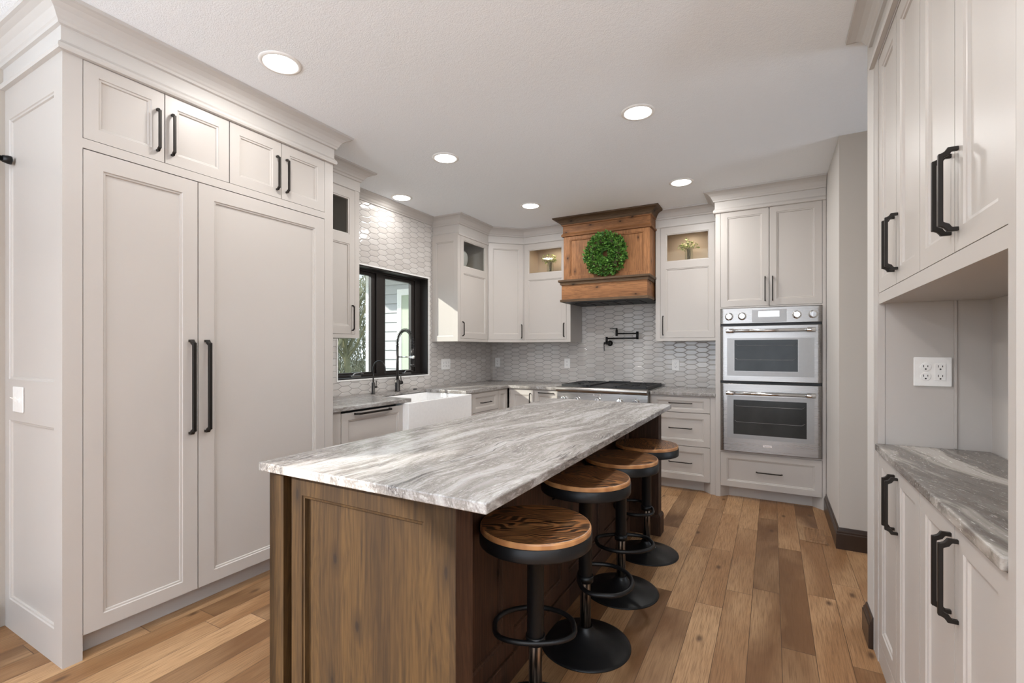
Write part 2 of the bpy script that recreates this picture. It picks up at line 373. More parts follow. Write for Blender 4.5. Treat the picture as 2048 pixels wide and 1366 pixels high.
class B:
    def __init__(s): s.bm = bmesh.new(); s.T = Matrix.Identity(4)
    def v(s, p): return s.bm.verts.new(s.T @ Vector(p))
    def f(s, vs):
        try: return s.bm.faces.new(vs)
        except ValueError: return None
    def box(s, x0, x1, y0, y1, z0, z1):
        if x0 > x1: x0, x1 = x1, x0
        if y0 > y1: y0, y1 = y1, y0
        if z0 > z1: z0, z1 = z1, z0
        q = [s.v((x, y, z)) for z in (z0, z1) for y in (y0, y1) for x in (x0, x1)]
        for i in ((0, 2, 3, 1), (4, 5, 7, 6), (0, 1, 5, 4), (2, 6, 7, 3), (0, 4, 6, 2), (1, 3, 7, 5)): s.f([q[k] for k in i])
        return s
    def loops(s, loops, cap0=False, cap1=False, closed=True, smooth=False):
        L = [[s.v(p) for p in lp] for lp in loops]
        n = len(L[0])
        for a_, b_ in zip(L, L[1:]):
            for i in range(n if closed else n - 1):
                fc = s.f([a_[i], a_[(i + 1) % n], b_[(i + 1) % n], b_[i]])
                if fc and smooth: fc.smooth = True
        if cap0: s.f(list(reversed(L[0])))
        if cap1: s.f(L[-1])
        return s
    def lathe(s, prof, c=(0, 0, 0), n=32, smooth=True, cap0=True, cap1=True):
        lp = []
        for r, z in prof:
            lp.append([(c[0] + r * math.cos(2 * PI * i / n), c[1] + r * math.sin(2 * PI * i / n), c[2] + z) for i in range(n)])
        return s.loops(lp, cap0, cap1, smooth=smooth)
    def tube(s, pts, r, n=10, cap=True, closed=False):
        P = [Vector(p) for p in pts]; R = r if isinstance(r, (list, tuple)) else [r] * len(P)
        rings = []; up = None
        m = len(P)
        for i, p in enumerate(P):
            if closed: d = P[(i + 1) % m] - P[i - 1]
            elif i == 0: d = P[1] - P[0]
            elif i == m - 1: d = P[-1] - P[-2]
            else: d = P[i + 1] - P[i - 1]
            d.normalize()
            if up is None:
                up = Vector((0, 0, 1)) if abs(d.z) < .9 else Vector((1, 0, 0))
            a_ = d.cross(up)
            if a_.length < 1e-5: a_ = d.cross(Vector((0, 1, 0)))
            a_.normalize(); b_ = a_.cross(d).normalized(); up = b_
            rings.append([tuple(p + R[i] * (math.cos(2 * PI * k / n) * a_ + math.sin(2 * PI * k / n) * b_)) for k in range(n)])
        if closed: rings.append(rings[0])
        return s.loops(rings, cap and not closed, cap and not closed, smooth=True)
    def cyl(s, p0, p1, r, n=20): return s.tube([p0, p1], r, n)
    def grid(s, us, vs, present, w0, w1, axes):
        """solid cells of a grid between w0 and w1; axes maps (u, v, w) to xyz order"""
        cache = {}
        def V(u, v_, w):
            k = (round(u, 5), round(v_, 5), round(w, 5))
            if k not in cache:
                c = [0, 0, 0]; c[axes[0]] = u; c[axes[1]] = v_; c[axes[2]] = w; cache[k] = s.v(c)
            return cache[k]
        nu, nv = len(us) - 1, len(vs) - 1
        P = lambda i, j: 0 <= i < nu and 0 <= j < nv and present((us[i] + us[i + 1]) / 2, (vs[j] + vs[j + 1]) / 2)
        for i in range(nu):
            for j in range(nv):
                if not P(i, j): continue
                a_, b_, c, d = us[i], us[i + 1], vs[j], vs[j + 1]
                s.f([V(a_, c, w0), V(b_, c, w0), V(b_, d, w0), V(a_, d, w0)])
                s.f([V(a_, c, w1), V(a_, d, w1), V(b_, d, w1), V(b_, c, w1)])
                if not P(i - 1, j): s.f([V(a_, c, w0), V(a_, d, w0), V(a_, d, w1), V(a_, c, w1)])
                if not P(i + 1, j): s.f([V(b_, c, w0), V(b_, c, w1), V(b_, d, w1), V(b_, d, w0)])
                if not P(i, j - 1): s.f([V(a_, c, w0), V(a_, c, w1), V(b_, c, w1), V(b_, c, w0)])
                if not P(i, j + 1): s.f([V(a_, d, w0), V(b_, d, w0), V(b_, d, w1), V(a_, d, w1)])
        return s
    def holes(s, rect, openings, w0, w1, axes=(0, 2, 1)):
        us = sorted({rect[0], rect[2], *[o_[0] for o_ in openings], *[o_[2] for o_ in openings]})
        vs = sorted({rect[1], rect[3], *[o_[1] for o_ in openings], *[o_[3] for o_ in openings]})
        pr = lambda u, v_: not any(o_[0] < u < o_[2] and o_[1] < v_ < o_[3] for o_ in openings)
        return s.grid(us, vs, pr, w0, w1, axes)
    def sweep(s, path, prof):
        """profile (offset outwards, z) along a path in xy; outwards is to the right of travel"""
        P = [Vector((p[0], p[1])) for p in path]; N = []
        for a_, b_ in zip(P, P[1:]):
            d = (b_ - a_).normalized(); N.append(Vector((d.y, -d.x)))
        lp = []
        for i, p in enumerate(P):
            if i == 0: m_ = N[0]
            elif i == len(P) - 1: m_ = N[-1]
            else: m_ = (N[i - 1] + N[i]) / (1 + N[i - 1].dot(N[i]))
            lp.append([(p.x + m_.x * o_, p.y + m_.y * o_, z) for o_, z in prof])
        return s.loops(lp, True, True)
    def cellface(s, x0, z0, x1, z1, r, y=0.0, glass=False, bead=1.0, depth=.011):
        """a frame-and-panel face looking to -y"""
        l_, b_, r_, t_ = r if isinstance(r, (tuple, list)) else (r,) * 4
        def lp(k, yy): return [(x0 + l_ + k, yy, z0 + b_ + k), (x1 - r_ - k, yy, z0 + b_ + k), (x1 - r_ - k, yy, z1 - t_ - k), (x0 + l_ + k, yy, z1 - t_ - k)]
        out = [[(x0, y, z0), (x1, y, z0), (x1, y, z1), (x0, y, z1)], lp(0, y), lp(.003, y + .004), lp(.010 * bead, y + .005)]
        if glass: s.loops(out + [lp(.012 * bead, y + .020)])
        else: s.loops(out + [lp(.013 * bead, y + depth)], cap1=True)
        return s
    def edge(s, x0, z0, x1, z1, y0, y1, back=True):
        a_ = [(x0, y0, z0), (x1, y0, z0), (x1, y0, z1), (x0, y0, z1)]; b_ = [(p[0], y1, p[2]) for p in a_]
        s.loops([b_, a_], cap0=back)
        return s
    def build(s, name, mat, parent=None, world=False, bevel=0.0, seg=2, mats=None, smooth=False):
        bmesh.ops.remove_doubles(s.bm, verts=s.bm.verts, dist=1e-5)
        bmesh.ops.recalc_face_normals(s.bm, faces=s.bm.faces)
        if world and parent is not None:
            s.bm.transform(top_matrix(parent).inverted())
        me = bpy.data.meshes.new(name); s.bm.to_mesh(me); s.bm.free()
        me.materials.append(MAT[mat] if isinstance(mat, str) else mat)
        if smooth:
            for p in me.polygons: p.use_smooth = True
        o = bpy.data.objects.new(name, me); COL.objects.link(o)
        if parent is not None: o.parent = parent
        if bevel:
            md = o.modifiers.new('bevel', 'BEVEL'); md.width = bevel; md.segments = seg; md.limit_method = 'ANGLE'; md.angle_limit = math.radians(40)
            md.harden_normals = False
        return o

def thing(name, label, cat, loc=(0, 0, 0), rz=0.0, group=None):
    o = bpy.data.objects.new(name, None); COL.objects.link(o)
    o.location = loc; o.rotation_euler = (0, 0, rz); o.empty_display_size = .1
    ROOTM[o.name] = Matrix.Translation(loc) @ Matrix.Rotation(rz, 4, 'Z')
    o['label'] = label; o['category'] = cat
    if group: o['group'] = group
    return o
def tag(o, label, cat, group=None):
    o['label'] = label; o['category'] = cat
    if group: o['group'] = group
    return o
def struct(o):
    o['kind'] = 'structure'; return o
def origin(o, p):
    """move a top-level mesh's origin to p"""
    o.data.transform(Matrix.Translation(-Vector(p))); o.location = p; return o
def copy_tree(o, parent=None):
    c = o.copy(); COL.objects.link(c)
    if parent is not None: c.parent = parent
    for ch in list(o.children): copy_tree(ch, c)
    return c

HP = [(0, 0), (0, .019), (.004, .021), (.009, .025), (.012, .031), (.0125, .035)]
def handle(parent, kind, at, a0, a1, wd=.012, out=.036, name='handle'):
    """bar pull with stepped ends: kind v (vertical at x) or h (horizontal at z), face at y=0 looking to -y"""
    k = out / .035; L = a1 - a0
    outer = [(u * k, v_ * k) for u, v_ in HP]
    t_ = .0105 * (wd / .012) ** .5
    inner = [(t_, 0), (t_, .011 * k), (.017 * k, .016 * k), (.022 * k, out - t_)]
    pr = outer + [(L - u, v_) for u, v_ in reversed(outer)] + [(L - u, v_) for u, v_ in inner] + [(u, v_) for u, v_ in reversed(inner)]
    b = B()
    if kind == 'v': f0 = lambda p, w: (at + w, -p[1], a0 + p[0])
    else: f0 = lambda p, w: (a0 + p[0], -p[1], at + w)
    n = len(pr); h = n // 2
    A = [b.v(f0(p, -wd / 2)) for p in pr]; C = [b.v(f0(p, wd / 2)) for p in pr]
    for i in range(n): b.f([A[i], A[(i + 1) % n], C[(i + 1) % n], C[i]])
    # caps as quads between outer and inner chains
    oc = list(range(0, 12)); ic = [12 + 3, 12 + 3, 12 + 3, 12 + 2, 12 + 1, 12 + 0]
    for S in (A, C):
        fc = b.f(S)
    o = b.build(name, 'bronze', parent, bevel=.0012, seg=1)
    o['label'] = 'dark bronze bar pull with stepped ends'
    return o

GAP = .0023
def door(parent, x0, z0, x1, z1, rail=.062, hnd=None, cells=None, name='door', y=0.0, kind='door', hw=.012, ho=.036, mat='cab'):
    x0 += GAP; x1 -= GAP; z0 += GAP; z1 -= GAP
    b = B()
    if cells is None: b.cellface(x0, z0, x1, z1, rail, y)
    else:
        for (cz0, cz1, rr, gl) in cells:
            b.cellface(x0, max(z0, cz0), x1, min(z1, cz1), rr, y, glass=gl)
    gl_any = cells is not None and any(c[3] for c in cells)
    b.edge(x0, z0, x1, z1, y, y + .0205, back=not gl_any)
    d = b.build(name, mat, parent)
    if gl_any:
        for (cz0, cz1, rr, gl) in cells:
            if gl:
                g = B(); g.box(x0 + rr[0], x1 - rr[2], y + .011, y + .014, max(z0, cz0) + rr[1], min(z1, cz1) - rr[3])
                g.build('glass_pane', 'glass', d)
    if hnd:
        k, at, a0, a1 = hnd
        handle(d, k, at, a0, a1, hw, ho)
    return d

CROWN = [(0, 2.512), (.016, 2.514), (.020, 2.524), (.018, 2.536), (.010, 2.545), (.006, 2.552), (.006, 2.610), (.018, 2.613), (.021, 2.624),
         (.026, 2.630), (.030, 2.640), (.040, 2.658), (.058, 2.675), (.078, 2.684), (.090, 2.687), (.092, 2.6995), (0, 2.6995)]
CROWN_UP = [(0, 2.536), (.004, 2.538), (.004, 2.612), (.014, 2.616), (.018, 2.628), (.026, 2.634), (.032, 2.646), (.046, 2.666), (.070, 2.683), (.094, 2.688), (.096, 2.6995), (0, 2.6995)]
CROWN_SIDE = [(0, 2.500), (.010, 2.503), (.014, 2.520), (.006, 2.532)] + CROWN_UP[1:]

# ================================================================ THE SETTING
struct(B().box(-3.6, 3.6, -4.4, 5.6, -.12, 0).build('floor', 'floor'))
struct(B().box(-3.6, 3.6, -4.4, 5.6, CEIL, CEIL + .12).build('ceiling', 'ceiling'))
# left wall with the window opening (tile side)
WIN = (2.786, 1.042, 3.985, 2.056)
b = B(); b.holes((.83, 0, 5.45, CEIL), [WIN], -3.38, -3.2, (1, 2, 0)); struct(b.build('wall_left', 'tile'))
struct(B().box(-3.2, .385, 5.3, 5.45, 0, CEIL).build('wall_back', 'tile'))
struct(B().box(.385, 2.4, 3.76, 5.45, 0, CEIL).build('wall_right', 'wall_light'))
struct(B().box(.385, 2.4, 2.548, 2.70, 0, CEIL).build('wall_right_stub', 'wall_light'))
b = B(); b.holes((2.70, 0, 3.76, CEIL), [(2.77, .15, 3.69, 2.35)], 2.25, 2.4, (1, 2, 0)); struct(b.build('wall_hall_end', 'wall'))
b = B(); b.holes((2.77, .15, 3.69, 2.35), [(2.84, .25, 3.62, 2.26)], 2.28, 2.33, (1, 2, 0)); struct(b.build('added_hall_window', 'winframe'))  # unseen window added at the hall end to bring in more daylight
struct(B().box(.76, 2.4, 1.19, 2.548, 0, CEIL).build('wall_behind_hutch', 'wall_light'))
struct(B().box(.385, 3.5, 1.02, 1.184, 0, CEIL).build('wall_right_near', 'wall_light'))
struct(B().box(3.35, 3.5, -4.25, 1.02, 0, CEIL).build('wall_side_right', 'wall_light'))
b = B(); b.holes((-4.25, 0, .83, CEIL), [(-3.5, .3, -.7, 2.4)], -3.4, -3.165, (1, 2, 0)); struct(b.build('wall_side_left', 'wall'))
b = B(); b.holes((-3.4, 0, 3.5, CEIL), [(-3.0, .12, 2.2, 2.45)], -4.25, -4.10, (0, 2, 1)); struct(b.build('wall_rear', 'wall_light'))
# hall wall face: thin sheet, darker than the kitchen side
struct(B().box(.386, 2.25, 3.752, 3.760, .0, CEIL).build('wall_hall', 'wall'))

# rear sliding-door frames (added for daylight) and side window frames (behind the camera)
b = B()
b.holes((-3.0, .12, 2.2, 2.45), [(-2.92, .2, -1.72, 2.37), (-1.64, .2, -.44, 2.37), (-.36, .2, .84, 2.37), (.92, .2, 2.12, 2.37)], -4.20, -4.14, (0, 2, 1))
struct(b.build('window_2', 'winframe'))
b = B(); b.holes((-3.5, .3, -.7, 2.4), [(-3.42, .38, -2.14, 2.32), (-2.06, .38, -.78, 2.32)], -3.32, -3.27, (1, 2, 0))
struct(b.build('window_3', 'winframe'))

# baseboards
BBP = [(0, 0), (.018, 0), (.018, .098), (.014, .104), (.014, .112), (.008, .120), (.005, .135), (0, .137)]
struct(B().sweep([(.384, 4.566), (.384, 3.752), (2.24, 3.752)][::-1], BBP).build('baseboard_right', 'baseboard')) if False else None
b = B(); b.sweep([(.385, 4.572), (.385, 3.752), (2.24, 3.752)], [(-o_, z) if False else (o_, z) for o_, z in BBP])
struct(b.build('baseboard_right', 'baseboard'))
b = B(); b.sweep([(2.24, 2.70), (.385, 2.70), (.385, 2.549)], BBP); struct(b.build('baseboard_hall', 'baseboard'))
b = B(); b.sweep([(-3.165, .78), (-3.165, -.62)][::-1], BBP); struct(b.build('baseboard_left', 'baseboard'))
b = B(); b.box(-3.165, -3.145, .62, .70, .138, 2.14); struct(b.build('trim_1', 'crown'))

# small crown over the tiled wall
b = B(); b.sweep([(-3.2, 2.70), (-3.2, 4.065)], [(0, 2.628), (.010, 2.630), (.013, 2.640), (.022, 2.648), (.032, 2.662), (.052, 2.678), (.075, 2.688), (.088, 2.690), (.09, 2.6995), (0, 2.6995)])
struct(b.build('trim_2', 'crown'))
# thin white edge trim around the window
b = B(); b.holes((WIN[0] - .012, WIN[1] - .012, WIN[2] + .012, WIN[3] + .012), [WIN], -3.2, -3.195, (1, 2, 0)); struct(b.build('trim_3', 'white'))

# window unit (kitchen)
w1 = bpy.data.objects.new('window_1', None); COL.objects.link(w1); w1.location = (-3.3, 3.385, 1.04); ROOTM['window_1'] = Matrix.Translation(w1.location); struct(w1)
OPS = [(2.83, 1.075, 3.335, 2.028), (3.44, 1.075, 3.90, 2.028)]
b = B(); b.holes(WIN, OPS, -3.375, -3.300, (1, 2, 0)); b.build('window_frame', 'winframe', w1, True, bevel=.003)
b = B(); b.holes(WIN, [(WIN[0] + .012, WIN[1] + .010, WIN[2] - .010, WIN[3] - .012)], -3.300, -3.206, (1, 2, 0)); b.build('window_jamb', 'winframe', w1, True)
for k, (y0, z0, y1, z1) in enumerate(OPS):
    wd = .018 if k == 0 else .020
    b = B(); b.holes((y0 + .001, z0 + .001, y1 - .001, z1 - .001), [(y0 + .03, z0 + wd, y1 - .05, z1 - .03)], -3.355, -3.318, (1, 2, 0))
    sa = b.build('window_sash', 'winframe', w1, True, bevel=.003)
    B().box(-3.342, -3.338, y0 + .03, y1 - .05, z0 + wd, z1 - .03).build('window_pane', 'window_glass', sa, True)
    yc = 3.06 if k == 0 else 3.74
    b = B(); b.box(-3.305, -3.270, yc - .055, yc + .055, 1.053, 1.068); b.tube([(-3.288, yc - .03, 1.066), (-3.285, yc - .01, 1.086), (-3.28, yc + .05, 1.092), (-3.275, yc + .085, 1.078)], .006, 8)
    b.build('crank_handle', 'oventrim', w1, True, bevel=.002)

# outside ------------------------------------------------------------
o = struct(B().box(-60, -3.42, -30, 60, -.5, -.4).build('ground_outside', 'ground'))
hs = thing('house_wing', 'white lap-sided house wing seen through the window over the sink', 'building', (-4.8, 6.0, -.4))
b = B()
for i in range(22):
    z0 = -.4 + i * .155
    b.loops([[(-6.05, 6.0 - .026, z0), (-6.05, 6.0 + .004, z0 + .155), (-6.05, 6.2, z0 + .155), (-6.05, 6.2, z0)],
             [(-3.45, 6.0 - .026, z0), (-3.45, 6.0 + .004, z0 + .155), (-3.45, 6.2, z0 + .155), (-3.45, 6.2, z0)]], True, True)
b.build('lap_siding', 'siding', hs, True)
b = B(); b.box(-6.6, -3.45, 4.9, 6.3, 2.72, 2.80); b.box(-6.62, -3.45, 4.86, 4.9, 2.62, 2.86); b.box(-6.66, -6.6, 4.86, 6.3, 2.62, 2.86)
b.loops([[(-6.66, 4.86, 2.86), (-6.66, 6.3, 2.86), (-6.66, 6.3, 3.3)], [(-3.45, 4.86, 2.86), (-3.45, 6.3, 2.86), (-3.45, 6.3, 3.3)]], True, True)
b.build('roof_eave', 'white', hs, True)
b = B(); b.box(-5.43, -5.34, 5.95, 6.0, -.2, 2.3); b.box(-5.34, -4.2, 5.95, 6.0, 2.2, 2.3); b.build('door_casing', 'white', hs, True)
b = B(); b.box(-5.34, -5.16, 5.96, 5.985, -.2, 2.2); b.box(-5.16, -4.2, 5.96, 5.985, 2.0, 2.2); gd = b.build('patio_door', paint('sage_door', (.42, .47, .36), .5), hs, True)
B().box(-5.16, -5.10, 5.965, 5.98, -.1, 2.0).build('door_curtain', paint('tan_curtain', (.32, .24, .14), .8), gd, True)
b = B(); b.box(-6.12, -6.05, 5.93, 6.2, -.4, 2.72); b.build('corner_board', 'white', hs, True)
b = B(); b.tube([(-7.6, 5.6, 1.25), (-6.9, 5.75, 1.9), (-6.3, 5.85, 2.62)], .07, 4); b.build('roof_brace', 'siding', hs, True)

rng = random.Random(5)
def tree(x, y, h, seed, nm='bare_tree', lab='', mat='bark', dens=6, spread=.5):
    rg = random.Random(seed)
    t_ = thing(nm, lab, 'tree', (x, y, -.4))
    b = B(); tw = B()
    def grow(bb, p, d, L, r, lev):
        pts = [p]; q = p.copy(); dd = d.copy()
        for k in range(4):
            dd = (dd + Vector((rg.uniform(-.16, .16), rg.uniform(-.16, .16), rg.uniform(-.03, .13)))).normalized()
            q = q + dd * L / 4; pts.append(q.copy())
        bb.tube(pts, [r * (1 - .13 * k) for k in range(5)], 4 if lev else 6, cap=False)
        if lev >= 4: return
        n = dens if lev else dens + 3
        for k in range(n):
            t1 = rg.uniform(.3, 1.0); i = min(3, int(t1 * 4)); pp = pts[i].lerp(pts[i + 1], t1 * 4 - i)
            ax = Vector((rg.uniform(-1, 1), rg.uniform(-1, 1), rg.uniform(-.1, .8))).normalized()
            nd = (dd * (1 - spread) + ax * spread).normalized()
            grow(b if lev < 1 else tw, pp, nd, L * rg.uniform(.45, .65), r * .45, lev + 1)
    grow(b, Vector((0, 0, 0)), Vector((rg.uniform(-.08, .08), rg.uniform(-.08, .08), 1)), h * .62, h * .018, 0)
    b.build('trunk', mat, t_); tw.build('twigs', 'twig', t_)
    return t_
TREES = [(-9.0, 7.6, 4.4, 'yellowish slender bare tree nearest the window over the sink'), (-11.2, 10.2, 6.2, 'tall leafless tree behind the nearest slender one'),
         (-13.5, 10.6, 6.5, 'leafless tree at the left edge of the left window pane'), (-10.6, 8.6, 5.0, 'leafless tree right of the nearest slender one')]
for i, (x, y, h, lab) in enumerate(TREES):
    tree(x, y, h, 11 + i, lab=lab, mat='bark', dens=5)
b = B(); rg = random.Random(77)
for k in range(9000):
    d = rg.uniform(15, 20); an = rg.uniform(.58, .98)
    x, y = -d * math.cos(an - .04), d * math.sin(an - .04)
    z = -.4 + rg.random() ** 1.3 * 3.9
    dx = Vector((rg.uniform(-.5, .5), rg.uniform(-.5, .5), rg.uniform(.1, .9)))
    p = Vector((x, y, z)); b.tube([p, p + dx * .5 + Vector((rg.uniform(-.1, .1), 0, .1)), p + dx], [.011, .008, .004], 3, cap=False)
o = b.build('thicket', 'twig'); o['kind'] = 'stuff'; tag(o, 'tangle of pale leafless brush far beyond the window', 'brush')
b = B(); b.tube([(-14, 9, .15), (-17, 17, .15)], .03, 4)
for k in range(5): b.tube([(-14 - k * .75, 9 + k * 2, -.4), (-14 - k * .75, 9 + k * 2, .3)], .04, 5)
tag(b.build('rail_fence', 'white'), 'low pale rail fence before the brush outside the window', 'fence')

# ================================================================ LEFT TALL WALL OF COLUMNS
L90 = PI / 2
FX = -2.524
enc = thing('tall_cabinet_surround', 'tall off-white cabinet surround framing the panelled fridge and freezer', 'cabinet', (FX, .808, 0), L90)
EW = 1.352
b = B()
b.holes((0, .0, EW, 2.53), [(.065, -.01, 1.286, 2.142), (.065, 2.182, .371 + .0, 2.512), (.371, 2.182, .676, 2.512), (.676, 2.182, .982, 2.512), (.982, 2.182, 1.286, 2.512)][0:1] + [(.065, 2.182, 1.286, 2.512)], 0, .021)
b.box(0.02, .06, .021, .62, 0, 2.53); b.box(1.29, EW, .021, .64, 0, 2.53); b.box(0.06, 1.29, .60, .64, 0, 2.53); b.box(.06, 1.29, .021, .60, 2.146, 2.178); b.box(.02, EW, .021, .64, 2.50, 2.69)
b.build('face_frame', 'cab', enc)
# near side panel, faces -x local
b = B(); b.T = Matrix.Translation((0, .64, 0)) @ Matrix.Rotation(-PI / 2, 4, 'Z')
b.cellface(0, .0, .6185, 1.066, (.052, .14, .060, .093), 0); b.cellface(0, 1.066, .6185, 2.53, (.052, .095, .060, .162), 0)
b.edge(0, 0, .6185, 2.53, 0, .02)
b.build('side_panel', 'cab', enc)
B().box(.065, 1.286, .075, .09, 0, .10).build('toe_kick', 'kick', enc)
b = B(); b.sweep([(0, .64), (0, 0), (EW, 0), (EW, .36)], CROWN); b.build('crown_molding', 'crown', enc)

fr = thing('freezer', 'narrow panelled freezer column nearest the camera with long bronze pull', 'freezer', (FX, .808 + .065, 0), L90)
B().box(.006, .447, .075, .59, .104, 2.136).build('appliance_body', 'dark', fr)
door(fr, 0, .100, .454, 2.140, (.067, .060, .067, .072), ('v', .454 - .037, .88, 1.348), hw=.017, ho=.045)
rf = thing('refrigerator', 'wide panelled refrigerator column left of the small glazed cabinet', 'refrigerator', (FX, .808 + .519, 0), L90)
B().box(.006, .760, .075, .59, .104, 2.136).build('appliance_body', 'dark', rf)
door(rf, 0, .100, .767, 2.140, (.076, .060, .068, .072), ('v', .037, .88, 1.348), hw=.017, ho=.045)
for k, (y0, lab) in enumerate(((.873, 'two-door cabinet above the freezer, nearest the camera'), (1.484, 'two-door cabinet above the refrigerator, right of its twin'))):
    u = thing('overhead_cabinet', lab, 'cabinet', (FX, y0, 0), L90, 'cabinets above the fridge columns')
    w = .611 if k == 0 else .610
    B().box(.006, w - .006, .075, .59, 2.186, 2.496).build('cabinet_box', 'cab', u)
    door(u, 0, 2.182, w / 2, 2.512, .052, ('v', w / 2 - .032, 2.225, 2.425), hw=.011, ho=.032)
    door(u, w / 2, 2.182, w, 2.512, .052, ('v', w / 2 + .030, 2.225, 2.425), hw=.011, ho=.032)

# wall plates ---------------------------------------------------------
def wall_plate(loc, rz, w, h, slots, label, switch=False, nm='wall_outlet', cat='outlet', decora=()):
    t_ = thing(nm, label, cat, loc, rz)
    B().box(-w / 2, w / 2, -.006, 0, -h / 2, h / 2).build('cover_plate', 'white', t_, bevel=.003)
    for i, sxx in enumerate(slots):
        if switch:
            b = B(); b.box(sxx - .005, sxx + .005, -.010, -.006, -.012, .012); b.loops([[(sxx - .004, -.008, -.004), (sxx + .004, -.008, -.004), (sxx + .004, -.008, .004), (sxx - .004, -.008, .004)], [(sxx - .003, -.024, .008), (sxx + .003, -.024, .008), (sxx + .003, -.024, .013), (sxx - .003, -.024, .013)]], True, True)
            b.build('toggle', 'white', t_, bevel=.001)
        else:
            b = B()
            if i in decora: b.box(sxx - .0165, sxx + .0165, -.0085, -.006, -.033, .033)
            else:
                for zc in (-.019, .019):
                    b.T = Matrix.Translation((sxx, 0, zc)) @ Matrix.Rotation(PI / 2, 4, 'X'); b.lathe([(.0165, .005), (.0165, .0085)], n=24, smooth=False); b.T = Matrix.Identity(4)
            r_ = b.build('receptacle', 'white', t_, bevel=.0008)
            b = B()
            for zc in (-.019, .019):
                b.box(sxx - .0075, sxx - .0055, -.0092, -.0084, zc - .001, zc + .008); b.box(sxx + .0055, sxx + .0075, -.0092, -.0084, zc, zc + .007)
                b.T = Matrix.Translation((sxx, -.0084, zc - .008)) @ Matrix.Rotation(PI / 2, 4, 'X'); b.lathe([(.003, 0), (.003, .0008)], n=10, smooth=False); b.T = Matrix.Identity(4)
            b.build('slots', 'slot', r_)
    return t_
wall_plate((-2.985, .8075, 1.072), 0, .118, .116, (-.023, .023), 'white double toggle light switch on the tall cabinet side panel', True, 'light_switch', 'switch')
wall_plate((-3.1995, 4.29, 1.142), L90, .165, .118, (-.046, 0, .046), 'wide white three-gang plate on tiles right of the window', False, decora=(2,))
wall_plate((-3.118, 5.2995, 1.142), 0, .074, .116, (0,), 'white outlet in the tiled back corner', decora=(0,))
wall_plate((-2.152, 5.2995, 1.140), 0, .074, .116, (0,), 'white outlet on tiles left of the rangetop', decora=(0,))
wall_plate((-.905, 5.2995, 1.138), 0, .078, .120, (0,), 'white outlet on tiles right of the rangetop, below the lit cabinet', decora=(0,))
wall_plate((.560, 2.4625, 1.209), 0, .118, .116, (-.022, .023), 'white double outlet plate inside the hutch niche', decora=(1,))

rod = thing('curtain_rod', 'black rod end poking in beside the tall cabinet side', 'rod', (-3.08, .2, 2.171))
B().tube([(-3.08, .80, 2.171), (-3.08, -1.0, 2.171)], .012, 14).build('rod', 'black', rod, True)
b = B(); b.T = Matrix.Translation((-3.08, .807, 2.171)) @ Matrix.Rotation(PI / 2, 4, 'X'); b.lathe([(.019, 0), (.019, .012), (.015, .03)], n=20); b.build('end_socket', 'black', rod, True)

# small glazed upper right of the refrigerator -------------------------------
UPX = -2.863
def glazed_upper(name, label, loc, rz, w, depth, fl, fr_, hinge_handle, inside, side_left=False, side_right=False, crown=None, light_in=False, gl_rect=(.030, .070)):
    t_ = thing(name, label, 'cabinet', loc, rz)
    x0, x1 = fl, w - fr_
    b = B()
    b.holes((0, 1.39, w, 2.54), [(x0, 1.42, x1, 2.534)], 0, .02)
    b.box(0, .018, .02, depth, 1.39, 2.69); b.box(w - .018, w, .02, depth, 1.39, 2.69)
    b.box(.018, w - .018, .02, depth, 1.392, 1.41); b.box(.018, w - .018, depth - .01, depth, 1.41, 2.54); b.box(.018, w - .018, .02, depth, 2.535, 2.69)
    b.build('cabinet_box', 'cab', t_)
    b = B()
    e_ = .0015
    b.box(.018 + e_, w - .018 - e_, depth - .016, depth - .011, 2.165, 2.534); b.box(.018 + e_, .026, .024, depth - .016, 2.165, 2.534); b.box(w - .026, w - .018 - e_, .024, depth - .016, 2.165, 2.534)
    b.box(.018 + e_, w - .018 - e_, .024, depth - .011, 2.147, 2.165); b.box(.018 + e_, w - .018 - e_, .024, depth - .016, 2.526, 2.533)
    b.build('shelf_lining', inside, t_)
    zs = 2.150
    door(t_, x0, 1.42, x1, 2.534, hnd=hinge_handle, cells=[(zs, 3, (.052, .034, .052, .066), True), (0, zs, (.052, .060, .052, .036), False)], hw=.009, ho=.030)
    if crown:
        b = B(); b.sweep(crown[0], crown[1]); b.build('crown_molding', 'crown', t_)
    if light_in:
        b = B(); b.lathe([(.030, 0), (.030, -.006), (.024, -.008)], (w / 2, depth / 2, 2.526), 24); b.build('puck_light', 'lens', t_)
    return t_

lsu_w = 2.690 - 2.163
glazed_upper('wall_cabinet', 'narrow glazed wall cabinet between the refrigerator and window', (-2.845, 2.163, 0), L90, lsu_w, .352, .02, .044,
             ('v', lsu_w - .044 - .030, 1.445, 1.645), 'interior_grey', crown=([(0, 0), (lsu_w, 0), (lsu_w, .355)], CROWN_UP))
lw = 4.645 - 4.066
t1 = glazed_upper('wall_cabinet', 'glazed wall cabinet right of the window with a panelled side', (UPX, 4.066, 0), L90, lw - .002, .335, .034, 0.0,
                  ('v', .034 + .028, 1.445, 1.60), 'interior_grey', crown=([(0, .336), (0, 0), (lw - .002, 0)], CROWN_SIDE))
b = B(); b.T = Matrix.Translation((-.0195, .335, 0)) @ Matrix.Rotation(-PI / 2, 4, 'Z')
b.cellface(0, 1.39, .335, 2.515, (.050, .050, .055, .075), 0); b.edge(0, 1.39, .335, 2.515, 0, .0192); b.build('side_panel', 'cab', t1)
